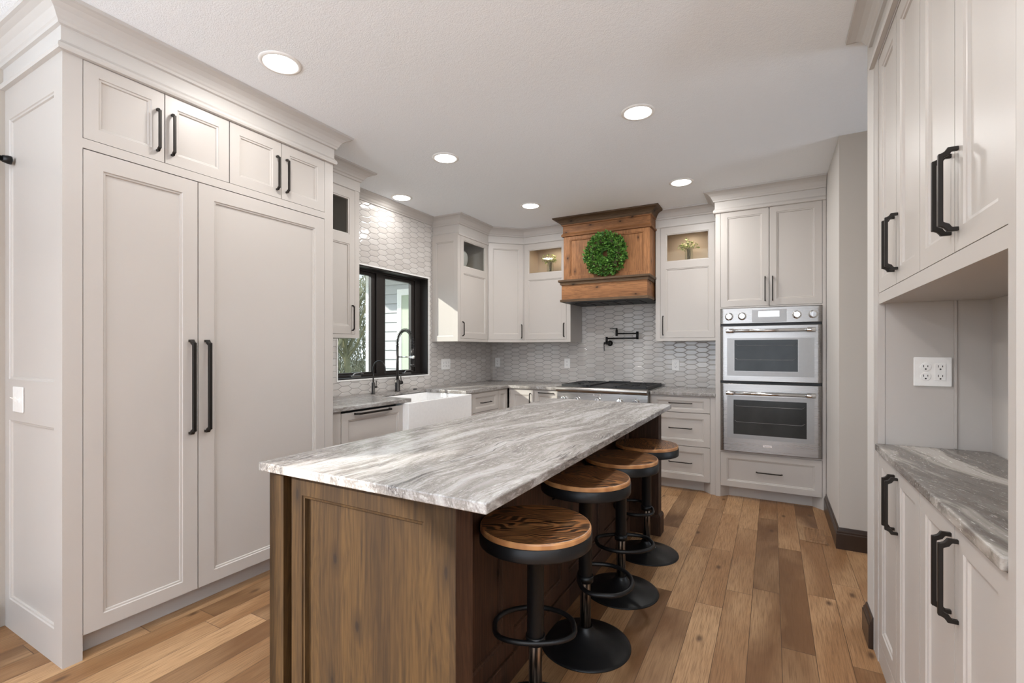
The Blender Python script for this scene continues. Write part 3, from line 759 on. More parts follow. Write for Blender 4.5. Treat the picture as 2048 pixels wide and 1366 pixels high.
# corner cabinet (diagonal)
dv = Vector((-2.553 - UPX, 4.94 - 4.645)); dl = dv.length; da = math.atan2(dv.y, dv.x)
t2 = thing('corner_cabinet', 'diagonal corner wall cabinet between the two glazed cabinets', 'cabinet', (UPX, 4.645, 0), da)
b = B(); b.holes((0.0, 1.39, dl, 2.54), [(.006, 1.42, dl - .006, 2.534)], 0, .02)
b.build('face_frame', 'cab', t2)
b = B()
pl = [(UPX - .005, 4.66), (UPX - .33, 4.66), (UPX - .33, 5.295), (-2.57, 5.295), (-2.57, 4.965)]
b.loops([[(x, y, 1.392) for x, y in pl], [(x, y, 2.69) for x, y in pl]], True, True); b.build('cabinet_box', 'cab', t2, True)
door(t2, .006, 1.42, dl - .006, 2.534, (.050, .062, .050, .060), ('v', dl - .030, 1.435, 1.60), hw=.009, ho=.030)
b = B(); b.sweep([(0, 0), (dl, 0)], CROWN_UP); b.build('crown_molding', 'crown', t2)
# back glazed cabinet
gw = 2.553 - 1.967
t3 = glazed_upper('wall_cabinet', 'glazed wall cabinet left of the wooden hood with vase inside', (-2.553, 4.94, 0), 0, gw, .355, 0.004, .048,
                  ('v', gw - .048 - .028, 1.445, 1.605), 'interior', crown=([(0, 0), (gw, 0)], CROWN_UP), light_in=True)
gw2 = 1.040 - .445
t4 = glazed_upper('wall_cabinet', 'glazed wall cabinet right of the wooden hood with lit vase', (-1.040, 4.94, 0), 0, gw2, .355, .046, .036,
                  ('v', .046 + .028, 1.445, 1.645), 'interior', crown=([(0, 0), (gw2, 0)], CROWN_UP), light_in=True)
for x in (-2.553 + gw / 2, -1.040 + gw2 / 2):
    light('cabinet_puck', 'AREA', (x, 5.10, 2.512), (0, 0, 0), .55, (1, .82, .62), shape='DISK', size=.05)

# vases
def vase(x, y, z, seed, lab):
    rg = random.Random(seed)
    t_ = thing('flower_vase', lab, 'vase', (x, y, z), 0, 'vases of sprigs in the glazed cabinets')
    b = B(); b.lathe([(.030, 0), (.036, .004), (.040, .05), (.040, .12), (.036, .15), (.040, .168), (.038, .168), (.034, .15), (.0375, .12), (.0375, .05), (.033, .010), (.001, .008)], n=28, cap0=True, cap1=True); b.build('glass_vase', 'vase', t_)
    st = B(); lf = B()
    for k in range(16):
        an = rg.uniform(0, 2 * PI); sp = rg.uniform(.02, .095); h = rg.uniform(.185, .26)
        p0 = Vector((rg.uniform(-.015, .015), rg.uniform(-.015, .015), .01)); p2 = Vector((sp * math.cos(an), sp * math.sin(an), h - sp * .25)); p1 = Vector((p2.x * .25, p2.y * .25, .16))
        st.tube([p0, p1, p2], .0015, 4)
        for q in range(9):
            c = p2 + Vector((rg.uniform(-.018, .018), rg.uniform(-.018, .018), rg.uniform(-.03, .012)))
            d = Vector((rg.uniform(-1, 1), rg.uniform(-1, 1), rg.uniform(-.2, 1))).normalized(); s_ = d.cross(Vector((rg.uniform(-1, 1), rg.uniform(-1, 1), .3))).normalized() * .006
            L = rg.uniform(.014, .022)
            lf.loops([[c, c + d * L * .5 + s_, c + d * L, c + d * L * .5 - s_]], cap0=True)
        if k % 2:
            fl = B()
            for q in range(3):
                c = p2 + Vector((rg.uniform(-.012, .012), rg.uniform(-.012, .012), rg.uniform(0, .012)))
                fl.lathe([(.001, -.006), (.007, -.003), (.009, .002), (.004, .006)], tuple(c), 7)
            fl.build('bloom', 'bloom', t_)
    st.build('stems', 'stem', t_); lf.build('leaves', 'sprig', t_)
vase(-2.285, 5.10, 2.166, 3, 'glass vase of green sprigs in cabinet left of the hood')
vase(-.742, 5.10, 2.166, 9, 'glass vase of yellow-green sprigs in cabinet right of the hood')
b = B(); b.T = Matrix.Translation((-3.06, 4.42, 2.166 + .128)) @ Matrix.Rotation(math.radians(-72), 4, 'Y')
b.lathe([(.001, 0), (.07, .002), (.11, .014), (.125, .022), (.125, .026), (.07, .008), (.001, .006)], n=48)
tag(origin(b.build('display_plate', 'plate'), (-3.06, 4.42, 2.166)), 'white round plate standing in the glazed cabinet right of the window', 'plate')

# ================================================================ HOOD
hd = thing('range_hood', 'large stained alder range hood reaching the ceiling over the rangetop', 'range hood', (-1.503, 5.3, 1.8))
HX0, HX1, HYF = -1.958, -1.048, 4.72
b = B(); b.box(HX0, HX1, HYF + .02, 5.295, 2.03, 2.69); b.build('hood_body', 'hood_z', hd, True)
b = B(); b.cellface(HX0, 2.035, HX1, 2.535, (.068, .045, .062, .062), HYF, depth=.016); b.edge(HX0, 2.035, HX1, 2.535, HYF, HYF + .02)
b.build('hood_front_panel', 'hood_z', hd, True)
HC = [(0, 2.505), (.018, 2.508), (.022, 2.522), (.012, 2.535), (.006, 2.545), (.006, 2.618), (.016, 2.622), (.019, 2.632)]
b = B(); b.sweep([(HX0, 4.935), (HX0, HYF), (HX1, HYF), (HX1, 4.935)], HC + [(0, 2.632)]); b.build('hood_frieze', 'hood_x', hd, True)
b = B(); b.sweep([(HX0, 4.935), (HX0, HYF), (HX1, HYF), (HX1, 4.935)], [(0, 2.632), (.020, 2.632), (.026, 2.640), (.032, 2.654), (.048, 2.672), (.072, 2.683), (.092, 2.686), (.096, 2.6990), (0, 2.6990)]); b.build('hood_crown', 'hood_dark', hd, True)
MXL, MXR, MYF = -1.956, -1.062, 4.66
b = B(); b.box(MXL, MXR, MYF, 4.935, 1.822, 1.995); b.box(MXL, MXR, 4.935, 5.295, 1.835, 1.995); b.build('mantle_box', 'hood_x', hd, True)
b = B(); b.sweep([(MXL, 4.932), (MXL, MYF), (MXR, MYF), (MXR, 4.932)], [(0, 1.985), (.012, 1.985), (.014, 2.008), (.026, 2.012), (.030, 2.018), (.030, 2.036), (0, 2.036)]); b.build('mantle_shelf', 'hood_dark', hd, True)
b = B(); b.sweep([(MXL, 4.932), (MXL, MYF), (MXR, MYF), (MXR, 4.932)], [(0, 1.805), (.013, 1.805), (.013, 1.830), (0, 1.832)]); b.build('mantle_foot', 'hood_dark', hd, True)
b = B(); b.box(MXL + .004, MXR - .004, MYF + .01, 5.28, 1.806, 1.822); b.build('hood_liner', 'dark', hd, True)
b = B()
for k in range(5): b.box(MXL + .10 + k * .14, MXL + .22 + k * .14, 4.80, 5.15, 1.800, 1.8055)
b.build('baffle_filter', 'iron', hd, True)

# wreath
wr = thing('wreath', 'round green boxwood wreath hung on the hood front', 'wreath', (-1.487, 4.715, 2.275))
b = B()
b.tube([(math.cos(2 * PI * k / 28) * .135, -.030, math.sin(2 * PI * k / 28) * .135) for k in range(28)], .028, 8, closed=True); b.build('twig_ring', 'stem', wr)
b = B(); rg = random.Random(2)
for k in range(2500):
    an = rg.uniform(0, 2 * PI); ph = rg.uniform(-.35 * PI, 1.35 * PI); rr = rg.uniform(.052, .082)
    R0 = .134 + rr * math.cos(ph) * 1.02
    c = Vector((R0 * math.cos(an), -.038 - rr * .62 * math.sin(ph), R0 * math.sin(an)))
    outd = Vector((math.cos(an) * math.cos(ph), -math.sin(ph), math.sin(an) * math.cos(ph)))
    d = (outd * .7 + Vector((rg.uniform(-1, 1), rg.uniform(-1, .3), rg.uniform(-1, 1)))).normalized()
    s_ = d.cross(Vector((rg.uniform(-1, 1), rg.uniform(-1, 1), rg.uniform(-1, 1)))).normalized()
    L = rg.uniform(.026, .042); wd = L * .27; up = d.cross(s_) * L * .08
    b.loops([[c, c + d * L * .35 + s_ * wd + up, c + d * L * .7 + s_ * wd * .8 + up, c + d * L, c + d * L * .7 - s_ * wd * .8 + up, c + d * L * .35 - s_ * wd + up]], cap0=True)
b.bm.verts.ensure_lookup_table()
for v_ in b.bm.verts:
    if v_.co.y > -.002: v_.co.y = -.002
b.build('leaves', 'leaf', wr)

# ================================================================ OVEN TOWER
TY = 4.578
tw = thing('oven_tower_cabinet', 'tall white cabinet housing the double wall oven', 'cabinet', (-.442, TY, 0))
TW = .442 + .382
ox0, ox1 = .040, .800
b = B(); b.holes((0, 0, TW, 2.53), [(ox0, 1.676, ox1, 2.520), (ox0, .412, ox1, 1.664), (ox0, .098, ox1, .400), (ox0, -.01, ox1, .098)], 0, .021)
b.box(0, .018, .021, .71, 0, 2.69); b.box(TW - .018, TW, .021, .71, 0, 2.69); b.box(.018, TW - .018, .69, .71, 0, 2.69); b.box(.018, TW - .018, .021, .69, 2.52, 2.69); b.box(.018, TW - .018, .021, .69, 1.664, 1.674); b.box(.018, TW - .018, .021, .69, .40, .411); b.box(.018, TW - .018, .03, .69, .10, .11)
b.build('face_frame', 'cab', tw)
def angled_kick(parent, x0, x1, y=.080, cut=.065, z=.098):
    b = B(); pl = [(x0, .001), (x0 + cut, y), (x1 - cut, y), (x1, .001), (x1, y + .015), (x0, y + .015)]
    b.loops([[(px, py, 0) for px, py in pl], [(px, py, z) for px, py in pl]], True, True); return b.build('toe_kick', 'cab', parent)
angled_kick(tw, ox0, ox1)
dr = door(tw, ox0, .098, ox1, .400, .050, ('h', .250, .320, .520), name='drawer', hw=.009, ho=.028)
mid = (ox0 + ox1) / 2
B().box(ox0 + .005, ox1 - .005, .075, .68, 1.68, 2.515).build('cabinet_box', 'cab', tw)
door(tw, ox0, 1.676, mid, 2.520, .052, ('v', mid - .030, 1.715, 1.925), hw=.009, ho=.032)
door(tw, mid, 1.676, ox1, 2.520, .052, ('v', mid + .026, 1.715, 1.925), hw=.009, ho=.032)
b = B(); b.sweep([(0, .36), (0, 0), (TW, 0)], CROWN); b.build('crown_molding', 'crown', tw)

ov = thing('double_wall_oven', 'stainless double wall oven with control panel and two windows', 'oven', (-.442 + mid, TY, .412))
def ow(b): b.T = Matrix.Translation((-.442, TY, 0)); return b
X0, X1 = ox0 + .002, ox1 - .002
b = ow(B()); b.box(X0 + .004, X1 - .004, .0, .56, .416, 1.660); b.build('oven_body', 'dark', ov, True)
b = ow(B())
def curved(b, x0, x1, z0, z1, y0, bulge, hole=None):
    """door skin with rolled left and right edges"""
    n = 7; xs = []; ys = []
    for i in range(n):
        a_ = i / (n - 1) * PI / 2; xs.append(x0 + .030 * (1 - math.cos(a_))); ys.append(y0 - bulge * math.sin(a_))
    xs += [x1 - (x - x0) for x in reversed(xs)]; ys += list(reversed(ys))
    pr = list(zip(xs, ys)) + [(x1, y0), (x0, y0)] if False else list(zip(xs, ys))
    A = [(x, y, z0) for x, y in pr]; C = [(x, y, z1) for x, y in pr]
    b.loops([A + [(x1, .0, z0), (x0, .0, z0)], C + [(x1, .0, z1), (x0, .0, z1)]], True, True)
curved(b, X0, X1, 1.528, 1.660, -.004, .016); cp = b.build('control_panel', 'steel', ov, True, bevel=.002)
b = ow(B()); b.box(mid - .128, mid + .128, -.0225, -.018, 1.535, 1.640); b.build('display_bezel', 'oventrim', cp, True, bevel=.001)
b = ow(B()); b.box(mid - .080, mid + .075, -.024, -.0222, 1.580, 1.628); b.build('display', 'display', cp, True)
for kx in (.112, .215, .622, .735):
    b = ow(B()); b.T = b.T @ Matrix.Translation((kx, -.018, 1.590)) @ Matrix.Rotation(PI / 2, 4, 'X')
    b.lathe([(.034, 0), (.034, .004), (.027, .006), (.026, .028), (.022, .032)], n=32); b.box(-.004, .004, -.025, .025, .030, .040)
    b.build('control_knob', 'chrome', ov, True, bevel=.001)
def badge(parent, cx, y, cz, w=.066, h=.019):
    q = B(); q.box(cx - w / 2, cx + w / 2, y - .003, y, cz - h / 2, cz + h / 2); bo = q.build('badge', 'chrome', parent, True, bevel=.001)
    fc = bpy.data.curves.new('badge_lettering', 'FONT'); fc.body = 'Thermador'; fc.size = h * .72; fc.align_x = 'CENTER'; fc.align_y = 'CENTER'; fc.extrude = .0003
    tmp = bpy.data.objects.new('tmp', fc); me = bpy.data.meshes.new_from_object(tmp); bpy.data.objects.remove(tmp); me.materials.clear(); me.materials.append(MAT['slot'])
    fo = bpy.data.objects.new('badge_lettering', me); COL.objects.link(fo); fo.parent = bo
    fo.matrix_local = top_matrix(parent).inverted() @ (Matrix.Translation((cx, y - .0034, cz)) @ Matrix.Rotation(PI / 2, 4, 'X') @ Matrix.Diagonal((.92, 1, 1, 1)))
def oven_door(z0, z1, hz, wx0, wx1, wz0, wz1, bd=None):
    b = ow(B()); curved(b, X0, X1, z0, z1, -.006, .030); d = b.build('oven_door', 'steel', ov, True, bevel=.0025)
    b = ow(B()); b.holes((X0 + .055, z0 + (.045 if not bd else .115), X1 - .055, z1 - .105), [(wx0 - .002, wz0 - .002, wx1 + .002, wz1 + .002)], -.0385, -.0355, (0, 2, 1)); b.build('window_surround', 'oventrim', d, True)
    b = ow(B()); b.box(wx0, wx1, -.0375, -.0355, wz0, wz1); g = b.build('oven_window', 'ovenglass', d, True)
    b = ow(B())
    for zr in (.36, .82):
        zz = wz0 + (wz1 - wz0) * zr; b.tube([(wx0 + .01, -.0385, zz + .012), (wx0 + .025, -.0385, zz), (wx1 - .035, -.0385, zz), (wx1 - .012, -.0385, zz + .014)], .0012, 6)
    b.build('oven_rack', 'oventrim', g, True)
    b = ow(B()); b.tube([(X0 + .062, -.082, hz), (X1 - .062, -.082, hz)], .0135, 18); hb = b.build('oven_handle', 'chrome', d, True)
    for sx_ in (X0 + .050, X1 - .110):
        b = ow(B()); b.tube([(sx_, -.082, hz), (sx_ + .060, -.082, hz)], .0185, 18); b.box(sx_ + .010, sx_ + .050, -.082, -.034, hz - .012, hz + .012)
        b.build('handle_bracket', 'chrome', hb, True, bevel=.002)
    if bd: badge(d, -.442 + mid - .012, TY - .0355, bd)
    return d
oven_door(1.030, 1.505, 1.463, .155, .628, 1.118, 1.385)
oven_door(.420, 1.006, .928, .148, .690, .570, .868, bd=.484)

# ================================================================ BASE CABINETS
BX = -2.58
def base_unit(label, loc, rz, w, depth, openings, nm='base_cabinet', stile=(0, 0), kick=True, top=.876, cut=.065, body=True):
    t_ = thing(nm, label, 'cabinet', loc, rz)
    b = B(); b.holes((0, 0, w, top), [(o_[0], o_[1], o_[2], o_[3]) for o_ in openings] + ([(stile[0], -.01, w - stile[1], .098)] if kick else []), 0, .021)
    b.build('face_frame', 'cab', t_)
    if body: B().box(.004, w - .004, .075, depth, .102, top - .002).build('cabinet_box', 'cab', t_)
    if kick: angled_kick(t_, stile[0], w - stile[1], cut=cut)
    return t_
# dishwasher
fl_ = base_unit('narrow white filler strip between refrigerator and dishwasher', (BX, 2.163, 0), L90, .110, .5, [], 'filler_panel', kick=False)
dw = thing('dishwasher', 'panelled dishwasher under the counter left of the farmhouse sink', 'dishwasher', (BX, 2.275, 0), L90)
B().box(.004, .618, .075, .58, .10, .870).build('appliance_body', 'dark', dw)
door(dw, .002, .102, .620, .862, (.058, .06, .048, .050), ('h', .848, .115, .470), hw=.014, ho=.042)
B().box(.004, .618, .08, .095, 0, .10).build('toe_kick', 'kick', dw)
sb = base_unit('white sink base cabinet under the farmhouse sink', (BX, 2.897, 0), L90, .985, .20, [(.045, .102, .940, .630)], stile=(.045, .045), top=.636)
door(sb, .045, .102, .492, .630, .055, ('v', .460, .42, .60)); door(sb, .492, .102, .940, .630, .055, ('v', .524, .42, .60))
db = base_unit('white three-drawer base cabinet right of the farmhouse sink', (BX, 3.886, 0), L90, .510, .58, [(.012, .102, .506, .866)], stile=(.012, .0))
door(db, .012, .672, .506, .866, (.050, .040, .050, .040), ('h', .765, .150, .350), name='drawer', hw=.009, ho=.030)
door(db, .012, .390, .506, .672, .050, ('h', .530, .150, .350), name='drawer', hw=.009, ho=.030)
door(db, .012, .102, .506, .390, .050, ('h', .250, .150, .350), name='drawer', hw=.009, ho=.030)
cb = base_unit('narrow white door cabinet at the inner counter corner, facing the island', (BX, 4.398, 0), L90, .198, .5, [(.004, .102, .190, .866)], stile=(0, 0), cut=.03)
door(cb, .004, .102, .190, .866, .040)
BY = 4.60
rb = base_unit('white corner base cabinet left of the pull-out beside the rangetop', (BX + .022, BY, 0), 0, .300, .68, [(.010, .102, .298, .866)], stile=(0, 0))
door(rb, .010, .102, .298, .866, .052, ('v', .262, .620, .835), hw=.009, ho=.032)
pb = base_unit('narrow white pull-out cabinet left of the rangetop', (-2.256, BY, 0), 0, .308, .68, [(.004, .102, .272, .866)], stile=(0, .03))
door(pb, .004, .102, .272, .866, (.045, .05, .045, .055), ('h', .842, .055, .235), hw=.009, ho=.032)
rg_ = base_unit('white base cabinet below the rangetop, mostly hidden by the island', (-1.946, BY, 0), 0, .924, .68, [(.02, .102, .904, .660)], stile=(0, 0), top=.668)
door(rg_, .02, .102, .462, .660, .055, ('v', .432, .44, .62)); door(rg_, .462, .102, .904, .660, .055, ('v', .492, .44, .62))
dd = base_unit('white three-drawer base cabinet between rangetop and oven tower', (-1.020, BY, 0), 0, .575, .68, [(.006, .100, .532, .866)], stile=(0.0, .04))
door(dd, .006, .722, .532, .866, (.052, .030, .052, .034), ('h', .808, .170, .380), name='drawer', hw=.008, ho=.028)
door(dd, .006, .414, .532, .722, .052, ('h', .577, .170, .380), name='drawer', hw=.008, ho=.028)
door(dd, .006, .100, .532, .414, .052, ('h', .262, .170, .380), name='drawer', hw=.008, ho=.028)

# ---------------------------------------------------------------- counters
CT0, CT1 = .878, .908
b = B()
us = sorted([-3.198, -3.055, -2.56, -1.948]); vs = sorted([2.165, 2.975, 3.755, 4.575, 5.298])
pres = lambda u, v_: (u < -2.56 or v_ > 4.575) and not (-3.055 < u and 2.975 < v_ < 3.755)
b.grid(us, vs, pres, CT0, CT1, (0, 1, 2))
o = b.build('countertop', 'stone_b', bevel=.004, seg=3); origin(o, (-2.9, 3.0, CT0)); tag(o, 'L-shaped grey veined stone countertop around the sink and corner', 'countertop')
b = B(); b.box(-1.018, -.444, 4.575, 5.298, CT0, CT1)
o = b.build('countertop', 'stone_b', bevel=.004, seg=3); origin(o, (-.73, 4.9, CT0)); tag(o, 'short stone countertop between the rangetop and oven tower', 'countertop')

# sink
sk = thing('farmhouse_sink', 'white fireclay farmhouse sink with plain apron below the window', 'sink', (-2.80, 3.345, .64), 0)
b = B()
o4 = lambda x0, x1, y0, y1, z: [(x0, y0, z), (x1, y0, z), (x1, y1, z), (x0, y1, z)]
b.loops([o4(-3.05, -2.522, 2.893, 3.797, .640), o4(-3.05, -2.522, 2.893, 3.797, .877), o4(-3.028, -2.550, 2.925, 3.765, .877), o4(-3.02, -2.560, 2.935, 3.755, .67)], True, True)
b.build('basin', 'porcelain', sk, True, bevel=.006, seg=3)
b = B(); b.lathe([(.045, 0), (.045, .004), (.03, .002)], (-2.79, 3.345, .671), 24); b.build('drain', 'chrome', sk, True)

# faucets
fa = thing('kitchen_faucet', 'tall dark spring-neck kitchen faucet behind the sink', 'faucet', (-3.115, 3.420, CT1))
fx, fy = 0.0, 0.0
b = B(); b.lathe([(.027, 0), (.027, .006), (.0235, .008), (.0235, .105), (.019, .112)], n=28); b.build('faucet_body', 'blackfaucet', fa)
b = B(); b.tube([(0, 0, .11), (0, 0, .43)], .0125, 18); b.build('riser', 'blackfaucet', fa)
b = B(); b.tube([(0, .0, .078), (0, .060, .078)], .0165, 18); b.tube([(0, .052, .078), (-.010, .054, .16)], .005, 10); b.build('mixer_lever', 'blackfaucet', fa)
arc = [(0, 0, .43)] + [(.092 - .092 * math.cos(a_), 0, .46 + .118 * math.sin(a_)) for a_ in [PI * k / 20 for k in range(21)]] + [(.184, 0, .40)]
b = B(); b.tube(arc, .0075, 10); b.build('hose', 'black', fa)
hp = []; cum = 0
A = [Vector(p) for p in arc]
seg_l = [(A[i + 1] - A[i]).length for i in range(len(A) - 1)]; tot = sum(seg_l); turns = 30; NS = turns * 10
for k in range(NS + 1):
    s0 = tot * k / NS; i = 0
    while i < len(seg_l) - 1 and s0 > seg_l[i]: s0 -= seg_l[i]; i += 1
    p = A[i].lerp(A[i + 1], min(1, s0 / seg_l[i])); d = (A[i + 1] - A[i]).normalized(); n1 = Vector((0, 1, 0)); n2 = d.cross(n1)
    th = 2 * PI * turns * k / NS; hp.append(p + .0155 * (math.cos(th) * n1 + math.sin(th) * n2))
b = B(); b.tube(hp, .0026, 5); b.build('spring', 'blackfaucet', fa)
b = B(); b.tube([(.184, 0, .41), (.184, 0, .36), (.184, 0, .255)], [.0135, .0165, .0175], 16); b.tube([(.184, 0, .262), (.184, 0, .235)], [.017, .021], 16); b.build('spray_head', 'blackfaucet', fa)
b = B(); b.tube([(.0, 0, .325), (.17, 0, .325)], .006, 10); b.lathe([(.021, -.012), (.021, .012), (.017, .012), (.017, -.012)], (.184, 0, .325), 20, cap0=False, cap1=False); b.build('holder_arm', 'chrome', fa)
f2 = thing('water_tap', 'slim dark gooseneck filtered-water tap left of the main faucet', 'faucet', (-3.105, 3.098, CT1))
b = B(); b.lathe([(.022, 0), (.022, .004), (.0145, .006), (.0145, .100), (.010, .104)], n=24); b.build('tap_body', 'blackfaucet', f2)
b = B(); b.tube([(0, 0, .10), (0, 0, .225)] + [(.070 - .070 * math.cos(a_), 0, .225 + .068 * math.sin(a_)) for a_ in [PI * k / 14 for k in range(15)]] + [(.140, 0, .185)], .0062, 12); b.build('gooseneck', 'blackfaucet', f2)
b = B(); b.tube([(0, .0, .060), (.0, .042, .060)], .009, 12); b.tube([(0, .034, .060), (0, .037, .115)], .004, 8); b.build('tap_lever', 'blackfaucet', f2)
b = B(); b.lathe([(.019, 0), (.019, .005), (.012, .010)], (0, 0, 0), 20); o = b.build('air_switch', 'blackfaucet'); o.location = (-3.105, 3.66, CT1); tag(o, 'small round dark button on the counter right of the faucet', 'button')

# rangetop ------------------------------------------------------------
rt = thing('rangetop', 'wide stainless gas rangetop with black grates under the hood', 'rangetop', (-1.484, 4.9, .67))
RX0, RX1 = -1.942, -1.022
b = B(); b.box(RX0, RX1, 4.53, 5.27, .672, .912); b.build('rangetop_body', 'steel', rt, True, bevel=.002)
b = B(); b.loops([[(RX0, 4.530, .690), (RX0, 4.500, .700), (RX0, 4.512, .872), (RX0, 4.530, .874)], [(RX1, 4.530, .690), (RX1, 4.500, .700), (RX1, 4.512, .872), (RX1, 4.530, .874)]], True, True)
b.build('control_panel', 'steel', rt, True, bevel=.002)
b = B(); pts = [(4.530, .872)] + [(4.495 - .027 * math.sin(a_) , .900 - .026 * math.cos(a_)) for a_ in [PI * k / 10 for k in range(11)]] + [(4.530, .926)]
b.loops([[(RX0, y, z) for y, z in pts], [(RX1, y, z) for y, z in pts]], True, True, smooth=False); b.build('bullnose', 'steel', rt, True)
for k, kx in enumerate((-1.862, -1.720, -1.505, -1.285, -1.130)):
    b = B(); b.T = Matrix.Translation((kx, 4.506, .800)) @ Matrix.Rotation(PI / 2 - .08, 4, 'X')
    b.lathe([(.036, 0), (.036, .005), (.028, .008), (.026, .040), (.022, .044)], n=28); b.box(-.005, .005, -.026, .026, .042, .055); b.build('control_knob', 'chrome', rt, True, bevel=.001)
badge(rt, -1.515, 4.509, .856, .085, .020)
def grate(x0, x1):
    b = B(); y0, y1, z = 4.585, 5.225, .945
    for x in (x0, x1): b.box(x - .009, x + .009, y0, y1, .912, z)
    for y in (y0, (y0 + y1) / 2, y1): b.box(x0, x1, y - .008, y + .008, .922, z)
    for cy in ((y0 * 3 + y1) / 4, (y0 + y1 * 3) / 4):
        cx = (x0 + x1) / 2
        for k in range(8):
            a_ = k * PI / 4; 
            p = Vector((cx + .045 * math.cos(a_), cy + .045 * math.sin(a_), z - .006)); R_ = .15 if k % 2 == 0 else .17
            q = Vector((max(x0, min(x1, cx + R_ * math.cos(a_))), cy + R_ * .95 * math.sin(a_), z - .006)); b.tube([p, q], .0065, 4)
    b.build('grate', 'iron', rt, True, bevel=.001)
    b = B()
    for cy in ((y0 * 3 + y1) / 4, (y0 + y1 * 3) / 4): b.lathe([(.055, .0), (.055, .012), (.040, .020), (.001, .022)], ((x0 + x1) / 2, cy, .905), 24)
    b.build('burner', 'iron', rt, True)
grate(-1.915, -1.650); grate(-1.335, -1.050)
b = B(); b.box(-1.632, -1.352, 4.585, 5.225, .906, .930); b.box(-1.632, -1.612, 4.585, 5.225, .93, .945); b.box(-1.372, -1.352, 4.585, 5.225, .93, .945); b.box(-1.612, -1.372, 5.205, 5.225, .93, .952); b.build('griddle', 'iron', rt, True, bevel=.002)
b = B(); b.box(RX0, RX1, 5.27, 5.297, .88, .935); b.build('island_trim', 'steel', rt, True)

# pot filler ------------------------------------------------------------
pf = thing('pot_filler', 'black wall-mounted folding pot filler above the rangetop', 'faucet', (-1.620, 5.298, 1.372))
b = B(); b.T = Matrix.Translation((-1.625, 5.298, 1.376)) @ Matrix.Rotation(PI / 2, 4, 'X'); b.lathe([(.032, 0), (.032, .008), (.014, .012), (.014, .075)], n=28); b.build('wall_flange', 'black', pf, True)
b = B(); b.cyl((-1.648, 5.222, 1.376), (-1.600, 5.222, 1.376), .016); b.tube([(-1.655, 5.222, 1.376), (-1.672, 5.215, 1.374)], .013, 12); b.tube([(-1.668, 5.205, 1.372), (-1.664, 5.200, 1.290)], .0045, 10); b.cyl((-1.642, 5.222, 1.380), (-1.642, 5.222, 1.448), .013); b.build('valve', 'black', pf, True)
b = B(); b.cyl((-1.642, 5.222, 1.430), (-1.300, 5.215, 1.430), .0085); b.cyl((-1.294, 5.215, 1.418), (-1.294, 5.215, 1.502), .014); b.build('lower_arm', 'black', pf, True)
b = B(); b.cyl((-1.294, 5.215, 1.482), (-1.515, 5.205, 1.482), .0080); b.cyl((-1.522, 5.205, 1.455), (-1.522, 5.205, 1.522), .0135); b.cyl((-1.522, 5.205, 1.52), (-1.522, 5.205, 1.545), .009); b.tube([(-1.522, 5.205, 1.537), (-1.598, 5.198, 1.537)], .0045, 10); b.build('upper_arm', 'black', pf, True)

# ================================================================ ISLAND
b = B(); b.box(-1.560, -.632, 1.017, 3.530, CT0, CT1)
o = b.build('island_countertop', 'stone', bevel=.004, seg=3); origin(o, (-1.096, 2.27, CT0)); tag(o, 'long grey and white streaked stone slab topping the wooden island', 'countertop')
isl = thing('kitchen_island', 'stained alder kitchen island base with panelled ends', 'island', (-1.15, 2.27, 0))
IXL, IYF, IYB, ISX, IPR = -1.540, 1.045, 3.500, -.905, -.700
# front (near end): left post, recess, framed panel, right post
b = B(); b.box(IXL, IXL + .075, IYF, IYF + .10, 0, CT0 - .002); b.build('corner_post', 'alder_z', isl, True, bevel=.002)
b = B(); b.box(-.745 - .045, -.745, IYF, IYF + .082, 0, CT0 - .002)
b.build('corner_post', 'alder_dark', isl, True, bevel=.002)
b = B(); b.cellface(-1.438, .0, -.818, CT0 - .002, (.052, .12, .048, .068), IYF + .012, depth=.018); b.edge(-1.438, 0, -.818, CT0 - .002, IYF + .012, IYF + .04); b.box(-.818, -.7465, IYF - .0005, IYF + .04, 0, CT0 - .002)
b.box(-1.465, -1.438, IYF + .045, IYF + .06, 0, CT0 - .002)
b.build('end_panel', 'alder_z', isl, True)
b = B(); b.box(IXL + .02, ISX - .025, IYF + .06, IYB - .045, .002, CT0 - .003); b.box(ISX - .02, -.80, IYF + .06, IYF + .08, 0, CT0 - .003); b.build('island_box', 'alder_dark', isl, True)
# seating side: three framed panels facing +x
b = B(); b.T = Matrix.Translation((ISX, IYF + .083, 0)) @ Matrix.Rotation(PI / 2, 4, 'Z')
Ln = IYB - .10 - (IYF + .083); edges = [.0, .495, 1.075, 1.655, Ln]
for k in range(4):
    b.cellface(edges[k], 0, edges[k + 1], CT0 - .003, (.045, .165, .045, .06), 0, depth=.014)
b.edge(0, 0, Ln, CT0 - .003, 0, .022)
b.build('side_panel', 'alder_dark', isl, True)
b = B(); b.box(-.905, -.893, IYF + .085, IYB - .11, .0, .10); b.build('base_molding', 'alder_dark', isl, True, bevel=.003)
# far end post and foot block
b = B(); b.box(-.905, -.697, IYB - .098, IYB, 0, CT0 - .002); b.box(IXL, -.905, IYB - .03, IYB, 0, CT0 - .002); b.build('far_post', 'alder_dark', isl, True, bevel=.002)
b = B(); b.sweep([(-.905, IYB - .098), (-.697, IYB - .098), (-.697, IYB)], [(0, 0), (.017, 0), (.017, .128), (.008, .142), (0, .145)]); b.build('foot_block', 'alder_dark', isl, True)
b = B(); b.sweep([(IXL, IYB), (IXL, IYF), (IXL + .078, IYF)], [(0, 0), (.016, 0), (.016, .022), (.010, .032), (0, .034)]); b.build('shoe_molding', 'alder_x', isl, True)
b = B(); b.box(IXL, IXL + .02, IYF + .10, IYB - .03, 0, CT0 - .003); b.build('kitchen_side_panel', 'alder_z', isl, True)

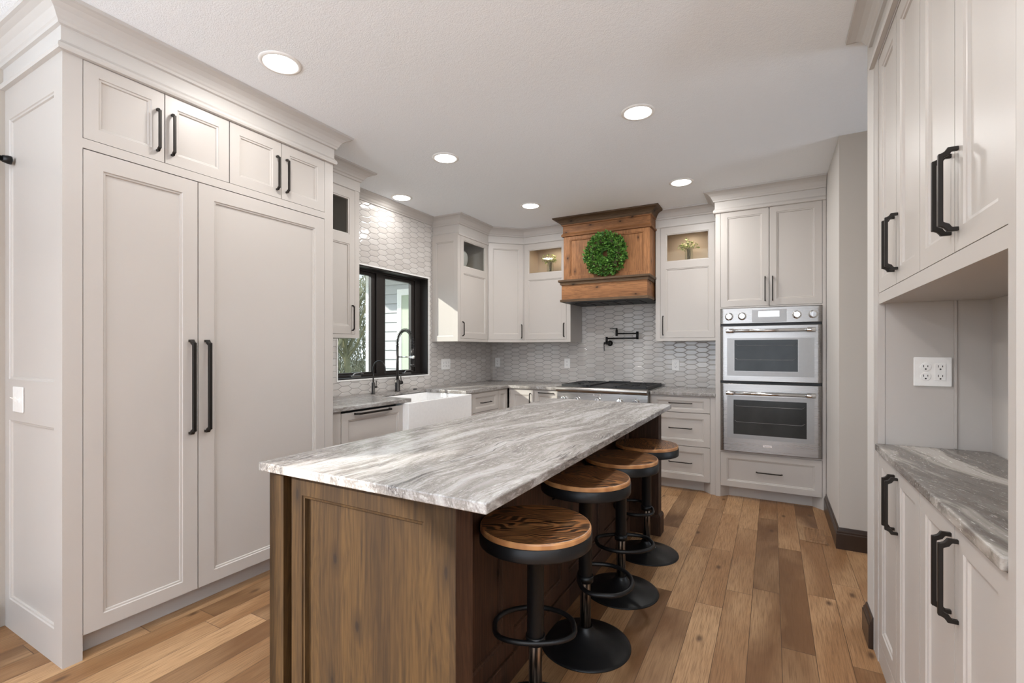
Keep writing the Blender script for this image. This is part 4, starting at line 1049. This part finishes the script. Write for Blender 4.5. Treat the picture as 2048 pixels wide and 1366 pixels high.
# ================================================================ STOOLS
SR = .195
def make_stool(x, y, seat_z, ring_dir, spin, lab, first=None):
    t_ = thing('bar_stool', lab, 'stool', (x, y, 0), 0, 'round backless stools along the island')
    sp = Matrix.Rotation(spin, 4, 'Z')
    b = B(); b.lathe([(.001, -.028), (.190, -.028), (.193, -.020), (.193, -.006), (.190, -.001), (.186, 0), (.001, 0)], (0, 0, 0), 64, smooth=False)
    s_ = b.build('seat', 'seat', t_); s_.location = (0, 0, seat_z); s_.rotation_euler = (0, 0, spin)
    b = B(); b.lathe([(.150, -.062), (SR, -.062), (SR + .001, -.058), (SR + .001, -.020), (SR - .001, -.018), (SR - .004, -.0285), (.02, -.0285), (.02, -.045), (.150, -.045)], (0, 0, seat_z), 64, smooth=False, cap0=False, cap1=False)
    for f_ in b.bm.faces: f_.smooth = abs(f_.normal.z) < .3
    b.build('seat_ring', 'black', t_)
    b = B(); b.lathe([(.028, .275), (.0295, .280), (.0295, seat_z - .06), (.05, seat_z - .045)], n=28); b.build('gas_sleeve', 'black', t_)
    b = B(); b.lathe([(.0235, .06), (.0235, .40)], n=28); b.build('column', plain_steel, t_)
    b = B(); pr = [(.030, .082), (.031, .076), (.036, .066), (.050, .052), (.075, .038), (.110, .025), (.150, .015), (.185, .008), (.196, .004), (.197, .0), (.001, .0)]
    b.lathe(pr, n=64); b.build('base_disc', 'black', t_)
    # D-shaped footrest
    u = Vector((ring_dir[0], ring_dir[1], 0)).normalized(); w = Vector((-u.y, u.x, 0)); pts = []
    cx = .085
    for k in range(36):
        a_ = 2 * PI * k / 36; r1 = .145; ca, sa = math.cos(a_), math.sin(a_)
        px = cx + .115 * ca if ca > 0 else cx + (.115 * ca); py = r1 * sa
        if ca < 0: px = cx - .115 * abs(ca) ** .55
        pts.append(u * px + w * py + Vector((0, 0, .290)))
    b = B(); b.tube(pts, .0095, 10, closed=True); b.lathe([(.034, -.014), (.034, .014)], (0, 0, .290), 24); b.build('footrest', 'black', t_)
    b = B(); lv = Vector((-.75, -.55, 0)).normalized(); b.tube([Vector((0, 0, seat_z - .062)) + lv * .02, Vector((0, 0, seat_z - .075)) + lv * .10, Vector((0, 0, seat_z - .100)) + lv * .15], .005, 8); b.build('height_lever', 'black', t_)
    return t_
def m_col():
    t = NT('worn_column_steel'); o = t.coord(); s = t.sep(o)
    n = t.noise(t.map(o, (90, 90, 6)), 1, 3)
    t.set(color=t.mix(t.rng(n, .45, .65, 0, 1), (.012, .011, .010), (.30, .24, .19)), metal=.9, rough=.35); return t.m
plain_steel = m_col()
c_, s_n = math.cos(CAM_YAW), math.sin(CAM_YAW)
Fv = (-s_n, c_); Rv = (c_, s_n)
make_stool(-.724, 1.490, .695, Fv, .5, 'nearest bar stool to the camera, its base cut off by the frame')
make_stool(-.723, 1.993, .742, (.95, .35), -.25, 'second bar stool from the camera, its seat highest of the four')
make_stool(-.715, 2.527, .720, (-Fv[0], -Fv[1]), -.1, 'third bar stool from the camera, between the second and the farthest')
make_stool(-.705, 3.075, .699, (-Rv[0], -Rv[1]), 1.9, 'farthest bar stool, by the island foot block near the range')

# ================================================================ RIGHT HUTCH
HXF = .390; R90 = -PI / 2
hu = thing('hutch_surround', 'tall built-in off-white hutch frame with open niche at right', 'cabinet', (HXF, 2.463, 0), R90)
HW = 1.243
b = B()
b.box(-.078, 0, -.004, .02, 0, 2.52); b.box(-.078, -.03, -.012, -.004, 0, 2.52) if False else None
b.box(HW, HW + .032, -.004, .02, 0, 2.60)
b.box(0, HW, 0, .02, 1.487, 1.531); b.box(0, HW, 0, .02, 0, .088)
b.build('face_frame', 'cab', hu)
b = B(); b.box(-.078, -.002, .021, .365, 0, 2.69); b.box(HW + .002, HW + .03, .021, .365, 0, 2.69); b.box(-.002, HW + .002, .345, .365, 0, 2.69); b.box(0, HW, .021, .345, 1.490, 1.530); b.box(-.002, HW + .002, .021, .345, 2.53, 2.69)
b.build('niche_lining', 'cab', hu)
b = B(); b.box(.0, .006, .235, .243, .91, 1.489); b.build('niche_batten', 'cab', hu)
b = B(); b.sweep([(-.078, .15), (-.078, -.004), (HW + .032, -.004)], CROWN); b.box(-.07, HW + .03, -.003, .02, 2.505, 2.60); b.build('crown_molding', 'crown', hu)
for k in range(2):
    xa = k * HW / 2; hwid = HW / 2
    lab = 'far' if k == 0 else 'near'
    u = thing('upper_cabinet', ('two-door upper hutch cabinet farther from the camera', 'two-door upper hutch cabinet nearer the camera')[k], 'cabinet', (HXF, 2.463 - xa, 0), R90, 'upper cabinets of the right-hand hutch')
    B().box(.003, hwid - .003, .075, .343, 1.533, 2.498).build('cabinet_box', 'cab', u)
    door(u, 0, 1.531, hwid / 2, 2.505, .055, ('v', hwid / 2 - .026, 1.580, 1.782), hw=.0105, ho=.038)
    door(u, hwid / 2, 1.531, hwid, 2.505, .055, ('v', hwid / 2 + .026, 1.580, 1.782), hw=.0105, ho=.038)
    u = thing('lower_cabinet', ('two-door lower hutch cabinet farther from the camera', 'two-door lower hutch cabinet nearer the camera')[k], 'cabinet', (HXF, 2.463 - xa, 0), R90, 'lower cabinets of the right-hand hutch')
    B().box(.003, hwid - .003, .075, .343, .02, .874).build('cabinet_box', 'cab', u)
    door(u, 0, .088, hwid / 2, .876, .055, ('v', hwid / 2 - .026, .640, .842), hw=.0105, ho=.038)
    door(u, hwid / 2, .088, hwid, .876, .055, ('v', hwid / 2 + .026, .640, .842), hw=.0105, ho=.038)
b = B(); b.box(HXF - .014, .732, 2.463 - HW + .003, 2.460, CT0, CT1)
o = b.build('countertop', 'stone_c', bevel=.005, seg=3); origin(o, (.56, 1.84, CT0)); tag(o, 'brown and white veined stone counter in the hutch niche', 'countertop')

# floor vent
fv = thing('floor_vent', 'flush wooden floor register by the hall corner', 'floor vent', (.262, 3.92, .0))
VM = m_wood('vent_wood', (.34, .19, .10), (.24, .13, .065), 'y', 1.0)
b = B(); b.holes((-.060, -.15, .060, .15), [(-.035, -.125, .035, .125)], .0005, .004, (0, 1, 2)); b.build('vent_frame', VM, fv)
b = B()
for k in range(12): b.box(-.035, .035, -.122 + k * .0205, -.108 + k * .0205, .0005, .003)
b.build('vent_slats', VM, fv)

# ================================================================ CEILING LIGHTS
LABS = {(0, 0): 'recessed ceiling light above the near end of the refrigerator', (0, 1): 'recessed ceiling light in the left row, before the window cabinet', (1, 1): 'recessed ceiling light above the middle stools',
        (1, 2): 'recessed ceiling light in front of the oven tower', (0, 2): 'recessed ceiling light left of the wooden hood', (9, 9): 'recessed ceiling light close to the tiled window wall', (1, 0): 'recessed ceiling light over the near end of the island, above the frame'}
can = None
def add_can(x, y, key, power=CAN_POWER):
    global can
    lab = LABS.get(key, 'added recessed fill light, unseen behind the camera')
    if can is None:
        can = thing('recessed_light', lab, 'ceiling light', (x, y, CEIL), 0, 'recessed ceiling lights')
        b = B(); b.lathe([(.098, 0), (.096, -.004), (.080, -.007), (.076, -.003), (.076, 0)], n=48, cap0=False, cap1=False); b.build('trim_ring', 'white', can)
        b = B(); b.lathe([(.0755, -.002), (.070, -.007), (.050, -.011), (.001, -.012)], n=40, cap0=True, cap1=True); b.build('lens', 'lens', can)
        r_ = can
    else:
        r_ = copy_tree(can); r_.location = (x, y, CEIL); r_['label'] = lab
    light('can_lamp', 'AREA', (x, y, CEIL - .014), (0, 0, 0), power, CAN_COLOR, shape='DISK', size=.14)
add_can(-2.108, 1.488, (0, 0), 4.2); add_can(-2.09, 2.80, (0, 1), 7.0); add_can(-2.055, 4.12, (0, 2))
add_can(-.694, 2.81, (1, 1)); add_can(-.665, 4.15, (1, 2)); add_can(-.70, 1.48, (1, 0)); add_can(-2.985, 3.33, (9, 9), 1.6)
for x, y in ((-2.1, -1.2), (-.4, -1.2), (1.4, -1.2), (-2.1, -2.8), (-.4, -2.8), (1.4, -2.8)): add_can(x, y, 0)  # unseen extra cans, added behind the camera to help brighten the ceiling

# two unseen uplights added behind the camera to brighten the ceiling
for k, (x, y) in enumerate(((1.7, -1.0), (-1.9, -1.4))):
    tl = thing('added_uplight', ('added ceiling fill light shaped as a torchiere, unseen at right behind the camera', 'added ceiling fill light shaped as a torchiere, unseen at left behind the camera')[k], 'lamp', (x, y, 0))
    b = B(); b.lathe([(.14, 0), (.14, .02), (.02, .03)], n=32); b.build('added_uplight_base', 'black', tl)
    b = B(); b.lathe([(.012, .03), (.012, 1.66)], n=16); b.build('pole', 'black', tl)
    b = B(); b.lathe([(.012, 1.655), (.05, 1.66), (.13, 1.70), (.18, 1.76), (.176, 1.76), (.126, 1.705), (.05, 1.668), (.001, 1.666)], n=32); b.build('added_uplight_bowl', 'white', tl)
    light('added_ceiling_fill', 'AREA', (x, y, 1.75), (PI, 0, 0), FILL_POWER, (.80, .93, 1.06), shape='DISK', size=.30)
